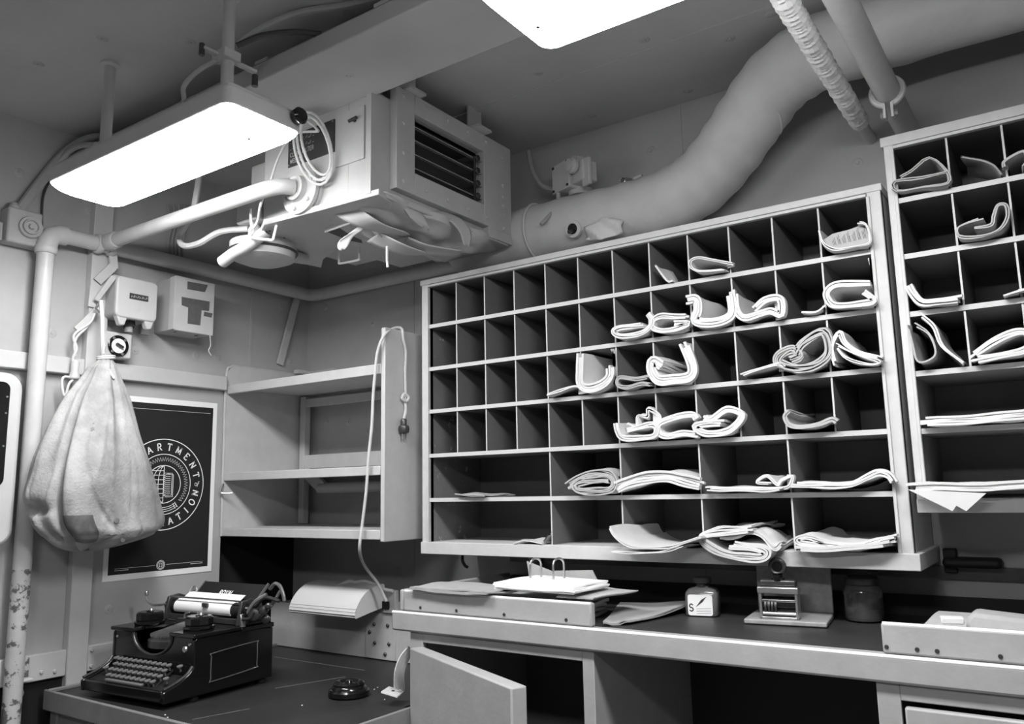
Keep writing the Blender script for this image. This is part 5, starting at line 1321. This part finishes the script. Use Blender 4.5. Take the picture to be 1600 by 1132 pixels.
for x in (2.39, 2.445, 2.48, 2.585): MB().lathe([(0, .002), (.004, .0018), (.0045, 0)], (x, -.588, .966), (0, -1, 0), 8).build('screw', 'dark_metal', r)
pile('paper_pile', 'flat pile of papers lying inside the right tray', 'papers', [(2.45, -.555), (3.05, -.555), (3.05, -.28), (2.45, -.28)], ZB + .001, .050, 'news', .003, 4)
q = [PY(*p, -.48) for p in ((1510, 985), (1512, 965), (1520, 957), (1560, 962), (1610, 968), (1610, 990))]
tag(MB().prism([(p.x, p.z) for p in q], lambda a, b, t: (a, t + (b - 1.0) * .3, b), -.50, -.42).build('cloth_bundle', 'brown', bevel=.008), 'grey folded bundle standing in the right tray', 'bundle')
q = PY(1488, 975, -.52)
tag(MB().obox((q.x, -.52, 1.016), (.020, .006, 0), (-.003, .012, 0), (0, 0, .007)).build('eraser', 'white_gloss', bevel=.003), 'small white block lying on the right tray papers', 'block')

# ================================================================== INK BOTTLE, STAMP, JAR
r = thing('ink_bottle', 'squat square ink bottle with a white quill label on the bench', 'bottle', (1.878, -.262, ZB), math.radians(12))
bw, bd, bh = .043, .032, .072
rings = [(.90, 0), (1.0, .004), (1.0, .050), (.97, .060), (.80, .069), (.42, .073), (.36, .076)]
V = []; n = None
for s, z in rings:
    ring = rrect(-bw * s, bw * s, -bd * s, bd * s, .012 * s, 4); n = len(ring); V += [(a, b, z) for a, b in ring]
F = [(i * n + j, i * n + (j + 1) % n, (i + 1) * n + (j + 1) % n, (i + 1) * n + j) for i in range(len(rings) - 1) for j in range(n)]
F += [tuple(reversed(range(n))), tuple((len(rings) - 1) * n + j for j in range(n))]
MB().add(V, F).build('glass', 'ink_glass', r, True, angle=50)
MB().lathe([(.016, .074), (.015, .082), (.024, .084), (.025, .088), (.025, .097), (.022, .099), (0, .099)], (0, 0, 0), (0, 0, 1), 20).build('cap', 'dark_metal', r, True)
lb = MB().prism(rrect(-.034, .030, .003, .056, .006, 3), lambda a, b, t: (a, t, b), -bd - .0012, -bd - .0002).build('label', 'poster_white', r, True)
lm = MB()
LBf = lambda a, b: (a, -bd - .0016, b)
glyph(lm, 'S', .018, lambda a, b: LBf(a - .031, b + .014), .18)
for i in range(3): stroke(lm, [(-.012, .020 - .006 * i), (.026, .022 - .006 * i)], .0007, LBf)
lm.add([LBf(-.014, .024), LBf(.004, .037), LBf(.016, .052), LBf(.001, .043)], [(0, 1, 2, 3)])
lm.build('label_print', 'label_dark', lb, True)
r = thing('numbering_stamp', 'chrome numbering stamp with a dark handle standing on an angled metal stand', 'stamp', (2.10, -.245, ZB), math.radians(8))
MB().box(-.095, .098, -.098, .072, .001, .013).build('stand_base', 'stand', r, True, bevel=.003)
MB().box(-.088, .098, .060, .070, .012, .128).build('stand_back', 'stand', r, True, bevel=.003)
for x in (-.085, .088): MB().lathe([(.006, 0), (.006, .004)], (x, -.078, -.0003), (0, 0, 1), 8).build('rubber_foot', 'black_matt', r, True)
fx0, fx1, fy, fz0, fz1 = -.058, .034, -.064, .013, .100
fm = MB().box(fx0, fx0 + .007, fy - .02, fy + .02, fz0, fz1 - .012).box(fx1 - .007, fx1, fy - .02, fy + .02, fz0, fz1 - .012).box(fx0, fx1, fy - .02, fy + .02, fz0, fz0 + .006)
fm.build('stamp_frame', 'nickel', r, True, bevel=.002)
MB().box(fx0 - .003, fx1 + .003, fy - .023, fy + .02, .074, .090).build('cross_bar', 'nickel', r, True, bevel=.003)
MB().box(fx0 + .003, fx1 - .003, fy - .014, fy + .014, .090, .106).build('head_block', 'dark_metal', r, True, bevel=.004)
MB().tube([(fx0 + .007, fy, .050), (fx1 - .007, fy, .050)], .016, 18).build('ink_roller', 'black', r, True)
for i in range(4): MB().lathe([(.019, 0), (.019, .005)], (fx0 + .012 + .008 * i, fy - .002, .042), (1, 0, 0), 18).build('number_wheel', 'dark_metal', r, True)
MB().tube([(fx0 + .007, fy - .012, .026), (fx1 - .007, fy - .012, .026)], .005, 10).build('tie_rod', 'nickel', r, True)
hx = (fx0 + fx1) / 2
MB().lathe([(.016, .104), (.016, .110), (.011, .112), (.010, .118), (.014, .122)], (hx, fy, 0), (0, 0, 1), 16).build('handle_stem', 'black', r, True)
MB().tube([(hx + .017 * math.cos(a), fy, .137 + .017 * math.sin(a)) for a in [2 * math.pi * i / 20 for i in range(20)]], .0055, 8, closed=True).build('handle_ring', 'dark_metal', r, True)
MB().lathe([(0, -.004), (.014, -.003), (.014, .003), (0, .004)], (hx, fy, .137), (0, 1, 0), 16).build('handle_knob', 'black', r, True)
r = thing('glass_jar', 'empty round glass jar with a dark screw lid behind the right tray', 'jar', (2.262, -.172, ZB))
jp = [(.030, .002), (.043, .004), (.046, .012), (.046, .070), (.042, .082), (.037, .088), (.037, .098)]
ji = [(.034, .098), (.034, .089), (.039, .081), (.043, .069), (.043, .014), (.040, .008), (0.001, .007)]
n = 32; V = []; allp = jp + ji
for rd, z in allp: V += [(rd * math.cos(2 * math.pi * j / n), rd * math.sin(2 * math.pi * j / n), z) for j in range(n)]
F = [(i * n + j, i * n + (j + 1) % n, (i + 1) * n + (j + 1) % n, (i + 1) * n + j) for i in range(len(allp) - 1) for j in range(n)]
F += [tuple(reversed(range(n))), tuple((len(allp) - 1) * n + j for j in range(n))]
MB().add(V, F).build('glass', 'glass', r, True, angle=60)
MB().lathe([(.0385, .088), (.040, .090), (.040, .104), (.036, .108), (.0, .109)], (0, 0, 0), (0, 0, 1), 28).build('lid', 'dark_metal', r, True)
# dark bracket on the wall under the joint of the two cases
r = thing('wall_hook', 'dark flat bracket on the wall below the gap between the mail cases', 'bracket', (2.47, -.02, 1.06))
MB().box(2.43, 2.56, -.06, -.002, 1.075, 1.10).build('arm', 'black_matt', r, bevel=.01)
MB().box(2.43, 2.46, -.03, -.001, 1.06, 1.12).build('plate', 'black_matt', r, bevel=.003)
# small hook under the left end of the wide case and a light post behind the tray
tag(MB().tube(smooth([(1.055, -.25, 1.086), (1.055, -.25, 1.065), (1.065, -.25, 1.05), (1.075, -.25, 1.045)], 5), .005, 8).build('cup_hook', 'black_matt'), 'small dark hook under the left end of the wide mail case', 'hook')
struct(MB().tube([(1.19, -.03, .952), (1.19, -.03, 1.085)], .022, 14).build('trim_6', 'frame'))
